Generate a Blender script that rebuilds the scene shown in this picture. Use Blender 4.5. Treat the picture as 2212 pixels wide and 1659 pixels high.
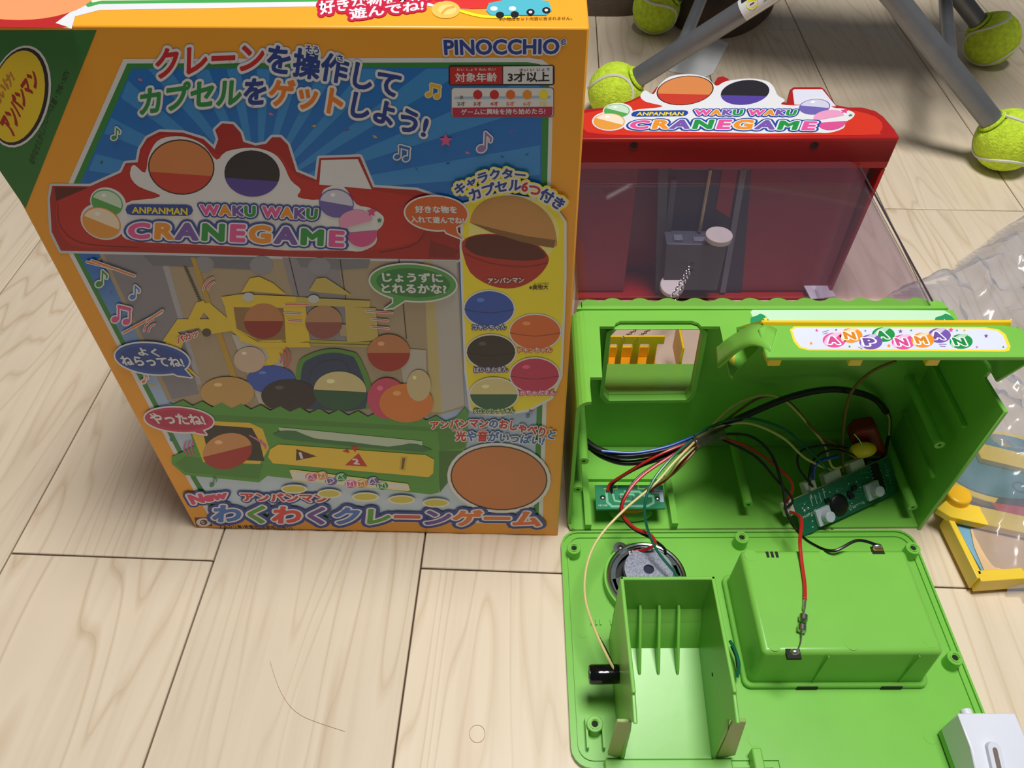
import bpy, bmesh, math, random
from mathutils import Vector, Matrix
from mathutils.geometry import tessellate_polygon
random.seed(7)
SC = bpy.context.scene
COL = SC.collection
for o in list(bpy.data.objects): bpy.data.objects.remove(o)

# ---------------------------------------------------------------- camera
CX, CY, FPX = 1106.0, 829.5, 1719.0
_n = Vector((19, 1616, FPX)).normalized()
UPC = -_n
_z = Vector((0, 0, 1)); YC = (_z - UPC * _z.dot(UPC)).normalized(); XC = YC.cross(UPC).normalized()
CAM = Vector((0, 0, 0.5))
def ray(px, py):
    d = Vector((px - CX, py - CY, FPX)); return Vector((XC.dot(d), YC.dot(d), UPC.dot(d)))
cam = bpy.data.cameras.new('camera'); co = bpy.data.objects.new('camera', cam); COL.objects.link(co)
cam.sensor_width = 36; cam.lens = FPX / 2212 * 36; cam.clip_start = .01
xa = Vector((XC.x, YC.x, UPC.x)); ya = -Vector((XC.y, YC.y, UPC.y)); za = -Vector((XC.z, YC.z, UPC.z))
co.matrix_world = Matrix(((xa.x, ya.x, za.x, CAM.x), (xa.y, ya.y, za.y, CAM.y), (xa.z, ya.z, za.z, CAM.z), (0, 0, 0, 1)))
SC.camera = co
# ---------------------------------------------------------------- light
vs = SC.view_settings; vs.view_transform = 'Standard'; vs.look = 'None'; vs.gamma = 1; vs.use_curve_mapping = False
vs.exposure = 0.08
wd = bpy.data.worlds.new('room_light'); SC.world = wd; wd.use_nodes = True
wd.node_tree.nodes['Background'].inputs[0].default_value = (.86, .92, 1.0, 1)
wd.node_tree.nodes['Background'].inputs[1].default_value = 0.095
ld = bpy.data.lights.new('ceiling_lamp', 'AREA'); ld.shape = 'DISK'; ld.size = .65; ld.energy = 40; ld.color = (1, .985, .96)
lo = bpy.data.objects.new('ceiling_lamp', ld); COL.objects.link(lo); lo.location = (.20, .30, 2.1)

# ---------------------------------------------------------------- helpers
def lin(c):
    return tuple(((v / 255) / 12.92 if v / 255 <= .04045 else ((v / 255 + .055) / 1.055) ** 2.4) for v in c)
MATS = {}
def mat(name, rgb, rough=.4, var=.05, scale=40, metal=0., bump=0., bscale=200, spec=.5, alpha=None):
    if name in MATS: return MATS[name]
    m = bpy.data.materials.new(name); m.use_nodes = True; nt = m.node_tree; b = nt.nodes['Principled BSDF']
    c = lin(rgb)
    tc = nt.nodes.new('ShaderNodeTexCoord')
    nz = nt.nodes.new('ShaderNodeTexNoise'); nz.inputs['Scale'].default_value = scale; nz.inputs['Detail'].default_value = 3
    nt.links.new(tc.outputs['Object'], nz.inputs['Vector'])
    rp = nt.nodes.new('ShaderNodeValToRGB')
    rp.color_ramp.elements[0].position = .3; rp.color_ramp.elements[1].position = .7
    rp.color_ramp.elements[0].color = (*[v * (1 - var) for v in c], 1); rp.color_ramp.elements[1].color = (*[min(1, v * (1 + var)) for v in c], 1)
    nt.links.new(nz.outputs['Fac'], rp.inputs['Fac']); nt.links.new(rp.outputs['Color'], b.inputs['Base Color'])
    b.inputs['Roughness'].default_value = rough; b.inputs['Metallic'].default_value = metal
    b.inputs['Specular IOR Level'].default_value = spec
    if bump:
        n2 = nt.nodes.new('ShaderNodeTexNoise'); n2.inputs['Scale'].default_value = bscale; n2.inputs['Detail'].default_value = 4
        nt.links.new(tc.outputs['Object'], n2.inputs['Vector'])
        bp = nt.nodes.new('ShaderNodeBump'); bp.inputs['Strength'].default_value = bump; bp.inputs['Distance'].default_value = .002
        nt.links.new(n2.outputs['Fac'], bp.inputs['Height']); nt.links.new(bp.outputs['Normal'], b.inputs['Normal'])
    MATS[name] = m; return m
def ink(rgb):
    return mat('ink_%d_%d_%d' % tuple(rgb), rgb, rough=.32, var=.015, scale=25)
def grad(name, c0, c1, axis, a, b_):
    "printed gradient along a local axis"
    if name in MATS: return MATS[name]
    m = mat(name, c0, rough=.32); nt = m.node_tree; b = nt.nodes['Principled BSDF']
    tc = nt.nodes.new('ShaderNodeTexCoord'); sx = nt.nodes.new('ShaderNodeSeparateXYZ'); nt.links.new(tc.outputs['Object'], sx.inputs[0])
    mr = nt.nodes.new('ShaderNodeMapRange'); mr.inputs[1].default_value = a; mr.inputs[2].default_value = b_
    nt.links.new(sx.outputs['XYZ'.index(axis)], mr.inputs[0])
    rp = nt.nodes.new('ShaderNodeValToRGB'); rp.color_ramp.elements[0].color = (*lin(c0), 1); rp.color_ramp.elements[1].color = (*lin(c1), 1)
    nt.links.new(mr.outputs[0], rp.inputs['Fac']); nt.links.new(rp.outputs['Color'], b.inputs['Base Color'])
    return m
def glass(name, tint, gloss=.05, rough=.03, haze=0.0, hazecol=(200, 200, 210), bump=0.):
    m = bpy.data.materials.new(name); m.use_nodes = True; nt = m.node_tree
    for n in list(nt.nodes):
        if n.type != 'OUTPUT_MATERIAL': nt.nodes.remove(n)
    out = [n for n in nt.nodes if n.type == 'OUTPUT_MATERIAL'][0]
    tr = nt.nodes.new('ShaderNodeBsdfTransparent'); tr.inputs[0].default_value = (*tint, 1)
    gl = nt.nodes.new('ShaderNodeBsdfGlossy'); gl.inputs['Roughness'].default_value = rough
    fr = nt.nodes.new('ShaderNodeFresnel'); ge = nt.nodes.new('ShaderNodeNewGeometry'); im = nt.nodes.new('ShaderNodeMapRange')
    im.inputs[3].default_value = 1.45; im.inputs[4].default_value = 1 / 1.45   # same reflectance from either side of the thin film
    nt.links.new(ge.outputs['Backfacing'], im.inputs[0]); nt.links.new(im.outputs[0], fr.inputs[0])
    mx = nt.nodes.new('ShaderNodeMixShader'); nt.links.new(fr.outputs[0], mx.inputs[0])
    nt.links.new(tr.outputs[0], mx.inputs[1]); nt.links.new(gl.outputs[0], mx.inputs[2])
    last = mx
    if haze:
        df = nt.nodes.new('ShaderNodeBsdfDiffuse'); df.inputs[0].default_value = (*lin(hazecol), 1)
        m2 = nt.nodes.new('ShaderNodeMixShader'); m2.inputs[0].default_value = haze
        nt.links.new(mx.outputs[0], m2.inputs[1]); nt.links.new(df.outputs[0], m2.inputs[2]); last = m2
    if bump:
        tc = nt.nodes.new('ShaderNodeTexCoord'); nz = nt.nodes.new('ShaderNodeTexNoise'); nz.inputs['Scale'].default_value = 45; nz.inputs['Detail'].default_value = 3
        nt.links.new(tc.outputs['Object'], nz.inputs['Vector'])
        bp = nt.nodes.new('ShaderNodeBump'); bp.inputs['Strength'].default_value = bump; bp.inputs['Distance'].default_value = .01
        nt.links.new(nz.outputs['Fac'], bp.inputs['Height']); nt.links.new(bp.outputs['Normal'], gl.inputs['Normal']); nt.links.new(bp.outputs['Normal'], fr.inputs['Normal'])
    nt.links.new(last.outputs[0], out.inputs['Surface'])
    MATS[name] = m; return m

def link(name, me, parent=None, smooth=None):
    o = bpy.data.objects.new(name, me); COL.objects.link(o)
    if parent is not None: o.parent = parent
    return o
def thing(name, label, cat, loc=(0, 0, 0), rotz=0, group=None):
    o = bpy.data.objects.new(name, None); COL.objects.link(o); o.location = loc; o.rotation_euler = (0, 0, rotz)
    o.empty_display_size = .01
    return tag(o, label, cat, group)
def tag(o, label, cat, group=None):
    o['label'] = label; o['category'] = cat
    if group: o['group'] = group
    return o

class B:
    "collects shapes in one bmesh"
    def __init__(s): s.bm = bmesh.new()
    def hull8(s, lo4, hi4):
        v = [s.bm.verts.new(p) for p in list(lo4) + list(hi4)]
        f = [(3, 2, 1, 0), (4, 5, 6, 7)] + [(i, (i + 1) % 4, 4 + (i + 1) % 4, 4 + i) for i in range(4)]
        for q in f: s.bm.faces.new([v[i] for i in q])
        return s
    def box(s, x0, x1, y0, y1, z0, z1):
        s.hull8([(x0, y0, z0), (x1, y0, z0), (x1, y1, z0), (x0, y1, z0)], [(x0, y0, z1), (x1, y0, z1), (x1, y1, z1), (x0, y1, z1)]); return s
    def prism(s, pts, d):
        "closed polygon of 3D points swept by vector d"
        d = Vector(d); pts = [Vector(p) for p in pts]; n = len(pts)
        a = [s.bm.verts.new(p) for p in pts]; b = [s.bm.verts.new(p + d) for p in pts]
        for t in tessellate_polygon([pts]):
            s.bm.faces.new([a[i] for i in t]); s.bm.faces.new([b[i] for i in reversed(t)])
        for i in range(n):
            j = (i + 1) % n
            s.bm.faces.new([a[i], a[j], b[j], b[i]])
        return s
    def frame(s, outer, inner, d):
        "ring between two closed loops of equal length swept by d"
        d = Vector(d); n = len(outer)
        A = [s.bm.verts.new(p) for p in outer]; I = [s.bm.verts.new(p) for p in inner]
        A2 = [s.bm.verts.new(Vector(p) + d) for p in outer]; I2 = [s.bm.verts.new(Vector(p) + d) for p in inner]
        for i in range(n):
            j = (i + 1) % n
            for q in ((A[i], A[j], I[j], I[i]), (A2[j], A2[i], I2[i], I2[j]), (A[j], A[i], A2[i], A2[j]), (I[i], I[j], I2[j], I2[i])): s.bm.faces.new(q)
        return s
    def tube(s, pts, r, n=8, caps=True, smooth=True):
        pts = [Vector(p) for p in pts]; m = len(pts); rr = r if isinstance(r, (list, tuple)) else [r] * m
        up = None; rings = []
        for i, p in enumerate(pts):
            t = (pts[min(i + 1, m - 1)] - pts[max(i - 1, 0)]).normalized()
            if up is None: up = t.orthogonal().normalized()
            up = (up - t * up.dot(t)); up = up.normalized() if up.length > 1e-6 else t.orthogonal().normalized()
            w = t.cross(up)
            rings.append([s.bm.verts.new(p + (up * math.cos(a) + w * math.sin(a)) * rr[i]) for a in [2 * math.pi * k / n for k in range(n)]])
        for a, b in zip(rings, rings[1:]):
            for k in range(n):
                f = s.bm.faces.new([a[k], a[(k + 1) % n], b[(k + 1) % n], b[k]]); f.smooth = smooth
        if caps: s.bm.faces.new(list(reversed(rings[0]))); s.bm.faces.new(rings[-1])
        return s
    def cyl(s, p0, p1, r, n=20, r1=None): return s.tube([p0, p1], [r, r if r1 is None else r1], n)
    def ring(s, p0, p1, ro, ri, n=24):
        "hollow cylinder"
        p0, p1 = Vector(p0), Vector(p1); t = (p1 - p0).normalized(); u = t.orthogonal().normalized(); w = t.cross(u)
        c = [(u * math.cos(2 * math.pi * k / n) + w * math.sin(2 * math.pi * k / n)) for k in range(n)]
        return s.frame([p0 + q * ro for q in c], [p0 + q * ri for q in c], p1 - p0)
    def sphere(s, c, r, n=16, m=10, sc=(1, 1, 1)):
        mt = Matrix.Translation(c) @ Matrix.Diagonal((*[r * q for q in sc], 1))
        g = bmesh.ops.create_uvsphere(s.bm, u_segments=n, v_segments=m, radius=1, matrix=mt)
        for v in g['verts']:
            for f in v.link_faces: f.smooth = True
        return s
    def torus(s, c, ax, R, r, n=28, m=8):
        ax = Vector(ax).normalized(); u = ax.orthogonal().normalized(); w = ax.cross(u); c = Vector(c)
        rings = []
        for k in range(n):
            a = 2 * math.pi * k / n; d = u * math.cos(a) + w * math.sin(a)
            rings.append([s.bm.verts.new(c + d * (R + r * math.cos(b)) + ax * r * math.sin(b)) for b in [2 * math.pi * j / m for j in range(m)]])
        for k in range(n):
            for j in range(m):
                f = s.bm.faces.new([rings[k][j], rings[(k + 1) % n][j], rings[(k + 1) % n][(j + 1) % m], rings[k][(j + 1) % m]]); f.smooth = True
        return s
    def done(s, name, m, parent=None, bevel=0, seg=2):
        bmesh.ops.recalc_face_normals(s.bm, faces=s.bm.faces)
        me = bpy.data.meshes.new(name); s.bm.to_mesh(me); s.bm.free(); me.materials.append(m)
        me.set_sharp_from_angle(angle=math.radians(42))
        o = link(name, me, parent)
        if bevel:
            b = o.modifiers.new('bevel', 'BEVEL'); b.width = bevel; b.segments = seg; b.limit_method = 'ANGLE'; b.angle_limit = .6
        return o
def spline(pts, k=8):
    pts = [Vector(p) for p in pts]; out = []
    for i in range(len(pts) - 1):
        a = pts[max(i - 1, 0)]; b = pts[i]; c = pts[i + 1]; d = pts[min(i + 2, len(pts) - 1)]
        for j in range(k):
            t = j / k
            out.append(.5 * ((2 * b) + (c - a) * t + (2 * a - 5 * b + 4 * c - d) * t * t + (3 * b - a - 3 * c + d) * t ** 3))
    out.append(pts[-1]); return out

class Local:
    "measures the photograph into a thing's own axes"
    def __init__(s, o, ang):
        s.M = Matrix.Translation(o) @ Matrix.Rotation(ang, 4, 'Z'); s.I = s.M.inverted(); s.c = s.I @ CAM
    def d(s, px, py): return s.I.to_3x3() @ ray(px, py)
    def ax(s, px, py, i, val):
        d = s.d(px, py); return s.c + d * ((val - s.c[i]) / d[i])
    def Z(s, px, py, z=0): return s.ax(px, py, 2, z)
    def Y(s, px, py, y=0): return s.ax(px, py, 1, y)
    def X(s, px, py, x=0): return s.ax(px, py, 0, x)
WL = Local((0, 0, 0), 0)

# ---------------------------------------------------------------- flat print
_dm = [bpy.data.materials.new('dummy%d' % i) for i in range(16)]
_gc = {}
def glyphs(txt, idx, sp=1.0):
    key = (txt, tuple(idx), sp)
    if key in _gc: return _gc[key]
    cu = bpy.data.curves.new('t', 'FONT'); cu.body = txt; cu.resolution_u = 3; cu.space_character = sp
    for m in _dm: cu.materials.append(m)
    for i in range(len(txt)): cu.body_format[i].material_index = idx[i % len(idx)]
    o = bpy.data.objects.new('t', cu); COL.objects.link(o)
    dg = bpy.context.evaluated_depsgraph_get(); me = bpy.data.meshes.new_from_object(o.evaluated_get(dg))
    V = [(v.co.x, v.co.y) for v in me.vertices]; F = [(list(p.vertices), p.material_index) for p in me.polygons]
    # merge doubles by position for edge counting
    kid = {}; rid = [kid.setdefault((round(a, 4), round(b, 4)), i) for i, (a, b) in enumerate(V)]
    ec = {}
    for f, m in F:
        for a, b in zip(f, f[1:] + f[:1]):
            k = tuple(sorted((rid[a], rid[b])))
            if k[0] != k[1]: ec.setdefault(k, []).append(m)
    E = [(k, m[0]) for k, m in ec.items() if len(m) == 1]
    bpy.data.objects.remove(o); bpy.data.curves.remove(cu); bpy.data.meshes.remove(me)
    _gc[key] = (V, F, E); return _gc[key]
def _pl(P, s):
    "point on polyline P at fraction s, extrapolated"
    if len(P) == 2: return (P[0][0] + (P[1][0] - P[0][0]) * s, P[0][1] + (P[1][1] - P[0][1]) * s)
    L = [0]
    for a, b in zip(P, P[1:]): L.append(L[-1] + math.hypot(b[0] - a[0], b[1] - a[1]))
    t = s * L[-1]; i = 0
    while i < len(P) - 2 and t > L[i + 1]: i += 1
    q = (t - L[i]) / (L[i + 1] - L[i])
    return (P[i][0] + (P[i + 1][0] - P[i][0]) * q, P[i][1] + (P[i + 1][1] - P[i][1]) * q)
def smoothpl(P, k=6):
    return [(v.x, v.y) for v in spline([(p[0], p[1], 0) for p in P], k)] if len(P) > 2 else P

class Art:
    STEP = 1.4e-5
    def __init__(s, mp, nrm, vp, sgn, base=0):
        s.mp = mp; s.n = Vector(nrm); s.vp = vp; s.sgn = sgn; s.V = []; s.F = []; s.FM = []; s.ms = []; s.L = base
    def mi(s, m):
        if isinstance(m, tuple): m = ink(m)
        if m not in s.ms: s.ms.append(m)
        return s.ms.index(m)
    def raw(s, pts, m, h):
        "pts px loop, convex or not"
        q = [s.mp(*p) + s.n * h for p in pts]; i0 = len(s.V); s.V += q
        if len(q) <= 4 or len(q) == 8 or len(q) == 6: s.F.append(list(range(i0, i0 + len(q)))); s.FM.append(s.mi(m))
        else:
            for t in tessellate_polygon([q]): s.F.append([i0 + i for i in t]); s.FM.append(s.mi(m))
    def h(s, up=1):
        s.L += up; return s.L * s.STEP + 6e-5
    def poly(s, pts, m, sm=0):
        if sm: pts = smoothpl(list(pts) + [pts[0]], sm)[:-1]
        h = s.h()
        q = [s.mp(*p) + s.n * h for p in pts]; i0 = len(s.V); s.V += q
        for t in tessellate_polygon([q]): s.F.append([i0 + i for i in t]); s.FM.append(s.mi(m))
        return s
    def ell(s, cx, cy, rx, ry, m, rot=0, n=32, a0=0, a1=360):
        r = math.radians(rot); c, sn = math.cos(r), math.sin(r); pts = []
        k = n if a1 - a0 >= 360 else n + 1
        for i in range(k):
            a = math.radians(a0 + (a1 - a0) * i / n); x, y = rx * math.cos(a), ry * math.sin(a)
            pts.append((cx + x * c - y * sn, cy + x * sn + y * c))
        return s.poly(pts, m)
    def stroke(s, pts, w, m, closed=False, sm=0):
        if sm: pts = smoothpl(list(pts) + ([pts[0]] if closed else []), sm); pts = pts[:-1] if closed else pts
        h = s.h(); n = len(pts)
        for i in range(n if closed else n - 1):
            a, b = pts[i], pts[(i + 1) % n]; dx, dy = b[0] - a[0], b[1] - a[1]; l = math.hypot(dx, dy) or 1
            ox, oy = -dy / l * w / 2, dx / l * w / 2; j = random.random() * s.STEP * .8
            s.raw([(a[0] + ox, a[1] + oy), (b[0] + ox, b[1] + oy), (b[0] - ox, b[1] - oy), (a[0] - ox, a[1] - oy)], m, h + j)
        for p in pts:
            j = random.random() * s.STEP * .8
            s.raw([(p[0] + w / 2 * math.cos(k * math.pi / 4), p[1] + w / 2 * math.sin(k * math.pi / 4)) for k in range(8)], m, h + j)
        return s
    def bpoly(s, pts, m, bm_, w, sm=0):
        "polygon with border"
        s.stroke(pts, w * 2, bm_, True, sm); s.poly(pts, m, sm); return s
    def rrect(s, x0, y0, x1, y1, r, m):
        pts = []
        for cx, cy, a0 in ((x1 - r, y1 - r, 0), (x0 + r, y1 - r, 90), (x0 + r, y0 + r, 180), (x1 - r, y0 + r, 270)):
            for k in range(5):
                a = math.radians(a0 + k * 22.5); pts.append((cx + r * math.cos(a), cy + r * math.sin(a)))
        return s.poly(pts, m)
    def star(s, cx, cy, r, m, rot=0):
        return s.poly([(cx + (r if k % 2 == 0 else r * .48) * math.sin(math.radians(rot + 36 * k)), cy - (r if k % 2 == 0 else r * .48) * math.cos(math.radians(rot + 36 * k))) for k in range(10)], m)
    def note(s, x, y, k, m, double=False, border=None):
        for mm, g in (([(border, 3)] if border else []) + [(m, 0)]):
            s.ell(x, y, 8 * k + g, 6.5 * k + g, mm, -20); s.stroke([(x + 7 * k, y), (x + 8 * k, y - 30 * k)], 3.5 * k + 2 * g, mm)
            if double:
                s.ell(x + 24 * k, y + 5 * k, 8 * k + g, 6.5 * k + g, mm, -20); s.stroke([(x + 31 * k, y + 5 * k), (x + 32 * k, y - 24 * k)], 3.5 * k + 2 * g, mm)
                s.stroke([(x + 8 * k, y - 28 * k), (x + 32 * k, y - 22 * k)], 7 * k + 2 * g, mm)
            else: s.stroke([(x + 8 * k, y - 29 * k), (x + 18 * k, y - 20 * k), (x + 17 * k, y - 14 * k)], 4 * k + 2 * g, mm)
        return s
    def warp(s, txt, bot, top, cols, bold=.03, out=(), sp=1.0, sm=True, wy=None):
        if not isinstance(cols, list): cols = [cols]
        pal = []
        for c in cols:
            if c not in pal: pal.append(c)
        V, F, E = glyphs(txt, [pal.index(c) for c in cols], sp)
        if not V: return s
        xs = [v[0] for v in V]; ys = [v[1] for v in V]
        x0, x1 = min(xs) - bold, max(xs) + bold
        y0, y1 = (min(ys) - bold, max(ys) + bold) if wy is None else wy
        if sm: bot, top = smoothpl(bot), smoothpl(top)
        def P(x, y):
            a = (x - x0) / (x1 - x0); t = (y - y0) / (y1 - y0); p, q = _pl(bot, a), _pl(top, a)
            return (p[0] + (q[0] - p[0]) * t, p[1] + (q[1] - p[1]) * t)
        def ribbon(w, colour, h):
            seen = set()
            for (a, b), m in E:
                A, Bv = V[a], V[b]; dx, dy = Bv[0] - A[0], Bv[1] - A[1]; l = math.hypot(dx, dy)
                if l < 1e-5: continue
                ox, oy = -dy / l * w, dx / l * w; c = colour or pal[m]
                s.raw([P(A[0] + ox, A[1] + oy), P(Bv[0] + ox, Bv[1] + oy), P(Bv[0] - ox, Bv[1] - oy), P(A[0] - ox, A[1] - oy)], c, h + random.random() * s.STEP * .9)
                for k in (a, b):
                    if k in seen: continue
                    seen.add(k); Q = V[k]
                    s.raw([P(Q[0] + w * math.cos(j * math.pi / 4), Q[1] + w * math.sin(j * math.pi / 4)) for j in range(8)], c, h + random.random() * s.STEP * .9)
        for w, c in out:
            h = s.h(); ribbon(w + bold, c, h)
            for f, m in F: s.raw_f([P(*V[i]) for i in f], c, h + s.STEP * .95)
        h = s.h()
        if bold: ribbon(bold, None, h)
        for f, m in F: s.raw_f([P(*V[i]) for i in f], pal[m], h + s.STEP * .95)
        return s
    def raw_f(s, pts, m, h):
        i0 = len(s.V); s.V += [s.mp(*p) + s.n * h for p in pts]; s.F.append(list(range(i0, i0 + len(pts)))); s.FM.append(s.mi(m))
    def line(s, txt, x0, y0, x1, y1, h, cols, bold=.03, out=(), sp=1.0, wy=None):
        def up(x, y):
            dx, dy = (x - s.vp[0]) * s.sgn, (y - s.vp[1]) * s.sgn; k = h / abs(dy); return (x + dx * k, y + dy * k)
        return s.warp(txt, [(x0, y0), (x1, y1)], [up(x0, y0), up(x1, y1)], cols, bold, out, sp, False, wy)
    def done(s, name, parent, label=None):
        bad = []
        for f in s.F:
            n = (s.V[f[1]] - s.V[f[0]]).cross(s.V[f[2]] - s.V[f[1]])
            if n.dot(s.n) < 0: f.reverse()
        me = bpy.data.meshes.new(name); me.from_pydata([tuple(v) for v in s.V], [], s.F)
        for m in s.ms: me.materials.append(m)
        me.polygons.foreach_set('material_index', s.FM); me.update()
        o = link(name, me, parent)
        if label: o['label'] = label
        return o

# ---------------------------------------------------------------- palette
GREEN = mat('green_plastic', (124, 194, 76), .33, .03, 30, bump=.05, bscale=35)
RED = mat('red_plastic', (176, 24, 24), .34, .04, 30)
YEL = mat('yellow_plastic', (250, 205, 30), .35, .03)
BLACK = mat('black_plastic', (18, 18, 20), .3)
STEEL = mat('steel', (190, 190, 192), .25, .05, 80, 1.0)
TIN = mat('solder_tin', (215, 215, 215), .3, .2, 300, 1.0)
WHITEP = mat('white_plastic', (225, 228, 240), .35, .02)
HOLE = mat('dark_hole', (22, 30, 14), .8)

# ---------------------------------------------------------------- floor
def plank_mat():
    m = bpy.data.materials.new('maple_plank'); m.use_nodes = True; nt = m.node_tree; b = nt.nodes['Principled BSDF']; L = nt.links.new; N = nt.nodes.new
    tc = N('ShaderNodeTexCoord'); oi = N('ShaderNodeObjectInfo'); sx = N('ShaderNodeSeparateXYZ'); L(tc.outputs['Object'], sx.inputs[0])
    def math_(op, a, v):
        n = N('ShaderNodeMath'); n.operation = op
        (L(a, n.inputs[0]) if not isinstance(a, (int, float)) else None)
        if isinstance(v, (int, float)): n.inputs[1].default_value = v
        else: L(v, n.inputs[1])
        return n.outputs[0]
    def comb(x, y, z):
        n = N('ShaderNodeCombineXYZ'); L(x, n.inputs[0]); L(y, n.inputs[1]); L(z, n.inputs[2]); return n.outputs[0]
    rz = math_('MULTIPLY', oi.outputs['Random'], 37.0)
    v1 = comb(math_('MULTIPLY', sx.outputs[0], 9.0), math_('MULTIPLY', sx.outputs[1], .8), rz)
    n1 = N('ShaderNodeTexNoise'); n1.inputs['Scale'].default_value = 1.0; n1.inputs['Detail'].default_value = 3.0; n1.inputs['Distortion'].default_value = .25; L(v1, n1.inputs['Vector'])
    # contour lines of the noise = growth rings
    w = math_('MULTIPLY', n1.outputs['Fac'], 26.0); w = math_('FRACT', w, 0.0)
    rp = N('ShaderNodeValToRGB'); e = rp.color_ramp.elements
    e[0].position = 0; e[0].color = (*lin((204, 182, 152)), 1); e[1].position = .16; e[1].color = (*lin((224, 206, 180)), 1)
    x = rp.color_ramp.elements.new(.8); x.color = (*lin((228, 211, 186)), 1); x = rp.color_ramp.elements.new(1); x.color = (*lin((214, 193, 164)), 1)
    L(w, rp.inputs['Fac'])
    v2 = comb(math_('MULTIPLY', sx.outputs[0], 140.0), math_('MULTIPLY', sx.outputs[1], 5.0), rz)
    n2 = N('ShaderNodeTexNoise'); n2.inputs['Scale'].default_value = 1.0; n2.inputs['Detail'].default_value = 2.0; L(v2, n2.inputs['Vector'])
    r2 = N('ShaderNodeValToRGB'); r2.color_ramp.elements[0].position = .25; r2.color_ramp.elements[0].color = (.86, .84, .82, 1); r2.color_ramp.elements[1].position = .5; r2.color_ramp.elements[1].color = (1, 1, 1, 1)
    L(n2.outputs['Fac'], r2.inputs['Fac'])
    v3 = comb(math_('MULTIPLY', sx.outputs[0], 5.0), math_('MULTIPLY', sx.outputs[1], 1.0), rz)
    n3 = N('ShaderNodeTexNoise'); n3.inputs['Scale'].default_value = 1.5; L(v3, n3.inputs['Vector'])
    soft = N('ShaderNodeMix'); soft.data_type = 'RGBA'; soft.inputs[6].default_value = (*lin((225, 208, 183)), 1); L(rp.outputs['Color'], soft.inputs[7])
    r3 = N('ShaderNodeMapRange'); r3.inputs[1].default_value = .35; r3.inputs[2].default_value = .65; r3.inputs[3].default_value = .25; r3.inputs[4].default_value = 1.0; L(n3.outputs['Fac'], r3.inputs[0]); L(r3.outputs[0], soft.inputs[0])
    mx = N('ShaderNodeMix'); mx.data_type = 'RGBA'; mx.blend_type = 'MULTIPLY'; mx.inputs[0].default_value = .55; L(soft.outputs[2], mx.inputs[6]); L(r2.outputs['Color'], mx.inputs[7])
    hs = N('ShaderNodeHueSaturation'); L(mx.outputs[2], hs.inputs['Color'])
    vr = N('ShaderNodeMapRange'); vr.inputs[3].default_value = .95; vr.inputs[4].default_value = 1.05; L(oi.outputs['Random'], vr.inputs[0]); L(vr.outputs[0], hs.inputs['Value'])
    L(hs.outputs['Color'], b.inputs['Base Color']); b.inputs['Roughness'].default_value = .42; b.inputs['Specular IOR Level'].default_value = .35
    return m
def floor():
    fl = B().box(-1.9, 2.7, -.6, 3.4, -.02, -.0035).done('floor', mat('groove', (86, 62, 52), .9)); fl['kind'] = 'structure'
    ang = math.radians(3.1); PM = plank_mat(); W, Lp, g = .149, .914, .0011
    b = B().box(g / 2, W - g / 2, g / 2, Lp - g / 2, -.0035, 0); bm = b
    me = None
    rot = Matrix.Rotation(-ang, 4, 'Z')
    first = None
    for i in range(-12, 17):
        u0 = -.0821 + W * i; off = .288 if i % 2 == 0 else .745
        for j in range(-2, 4):
            v0 = off + Lp * j
            p = rot @ Vector((u0 + W / 2, v0 + Lp / 2, 0))
            if not (-1.6 < p.x < 2.4 and -.5 < p.y < 3.2): continue
            if first is None:
                first = bm.done('plank', PM, fl, .0006, 1); o = first
            else:
                o = first.copy(); COL.objects.link(o)
            q = rot @ Vector((u0, v0, 0)); o.location = q; o.rotation_euler = (0, 0, -ang)
floor()

# ---------------------------------------------------------------- product box
BXO = Vector((-.23555, .32787, 0)); BXA = math.atan2(-.010444, .26774)
BX = Local(BXO, BXA); BW, BH, BD = .2680, .3672, .185
box = thing('product_box', 'large orange printed cardboard toy box standing on the wooden floor', 'box', BXO, BXA)
CARD = mat('orange_card', (250, 170, 44), .3, .02, 8)
B().box(0, BW, 0, BD, 0, BH).done('carton', CARD, box, .0009, 2)
NAD = (1125, 2446)
def F(base=0): return Art(lambda x, y: BX.Y(x, y, 0), (0, -1, 0), NAD, 1, base)
def T(base=0): return Art(lambda x, y: BX.Z(x, y, BH), (0, 0, 1), (1220, -1000), -1, base)
W_ = (232, 232, 236); BLU = (24, 62, 150); RD = (205, 32, 38); GRN = (38, 145, 72); ORG = (238, 128, 34); BLK = (28, 26, 30); YL = (254, 234, 44)
PNK = (232, 84, 160); PUR = (120, 88, 176); GR2 = (30, 150, 70); OR2 = (240, 150, 40)

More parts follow.
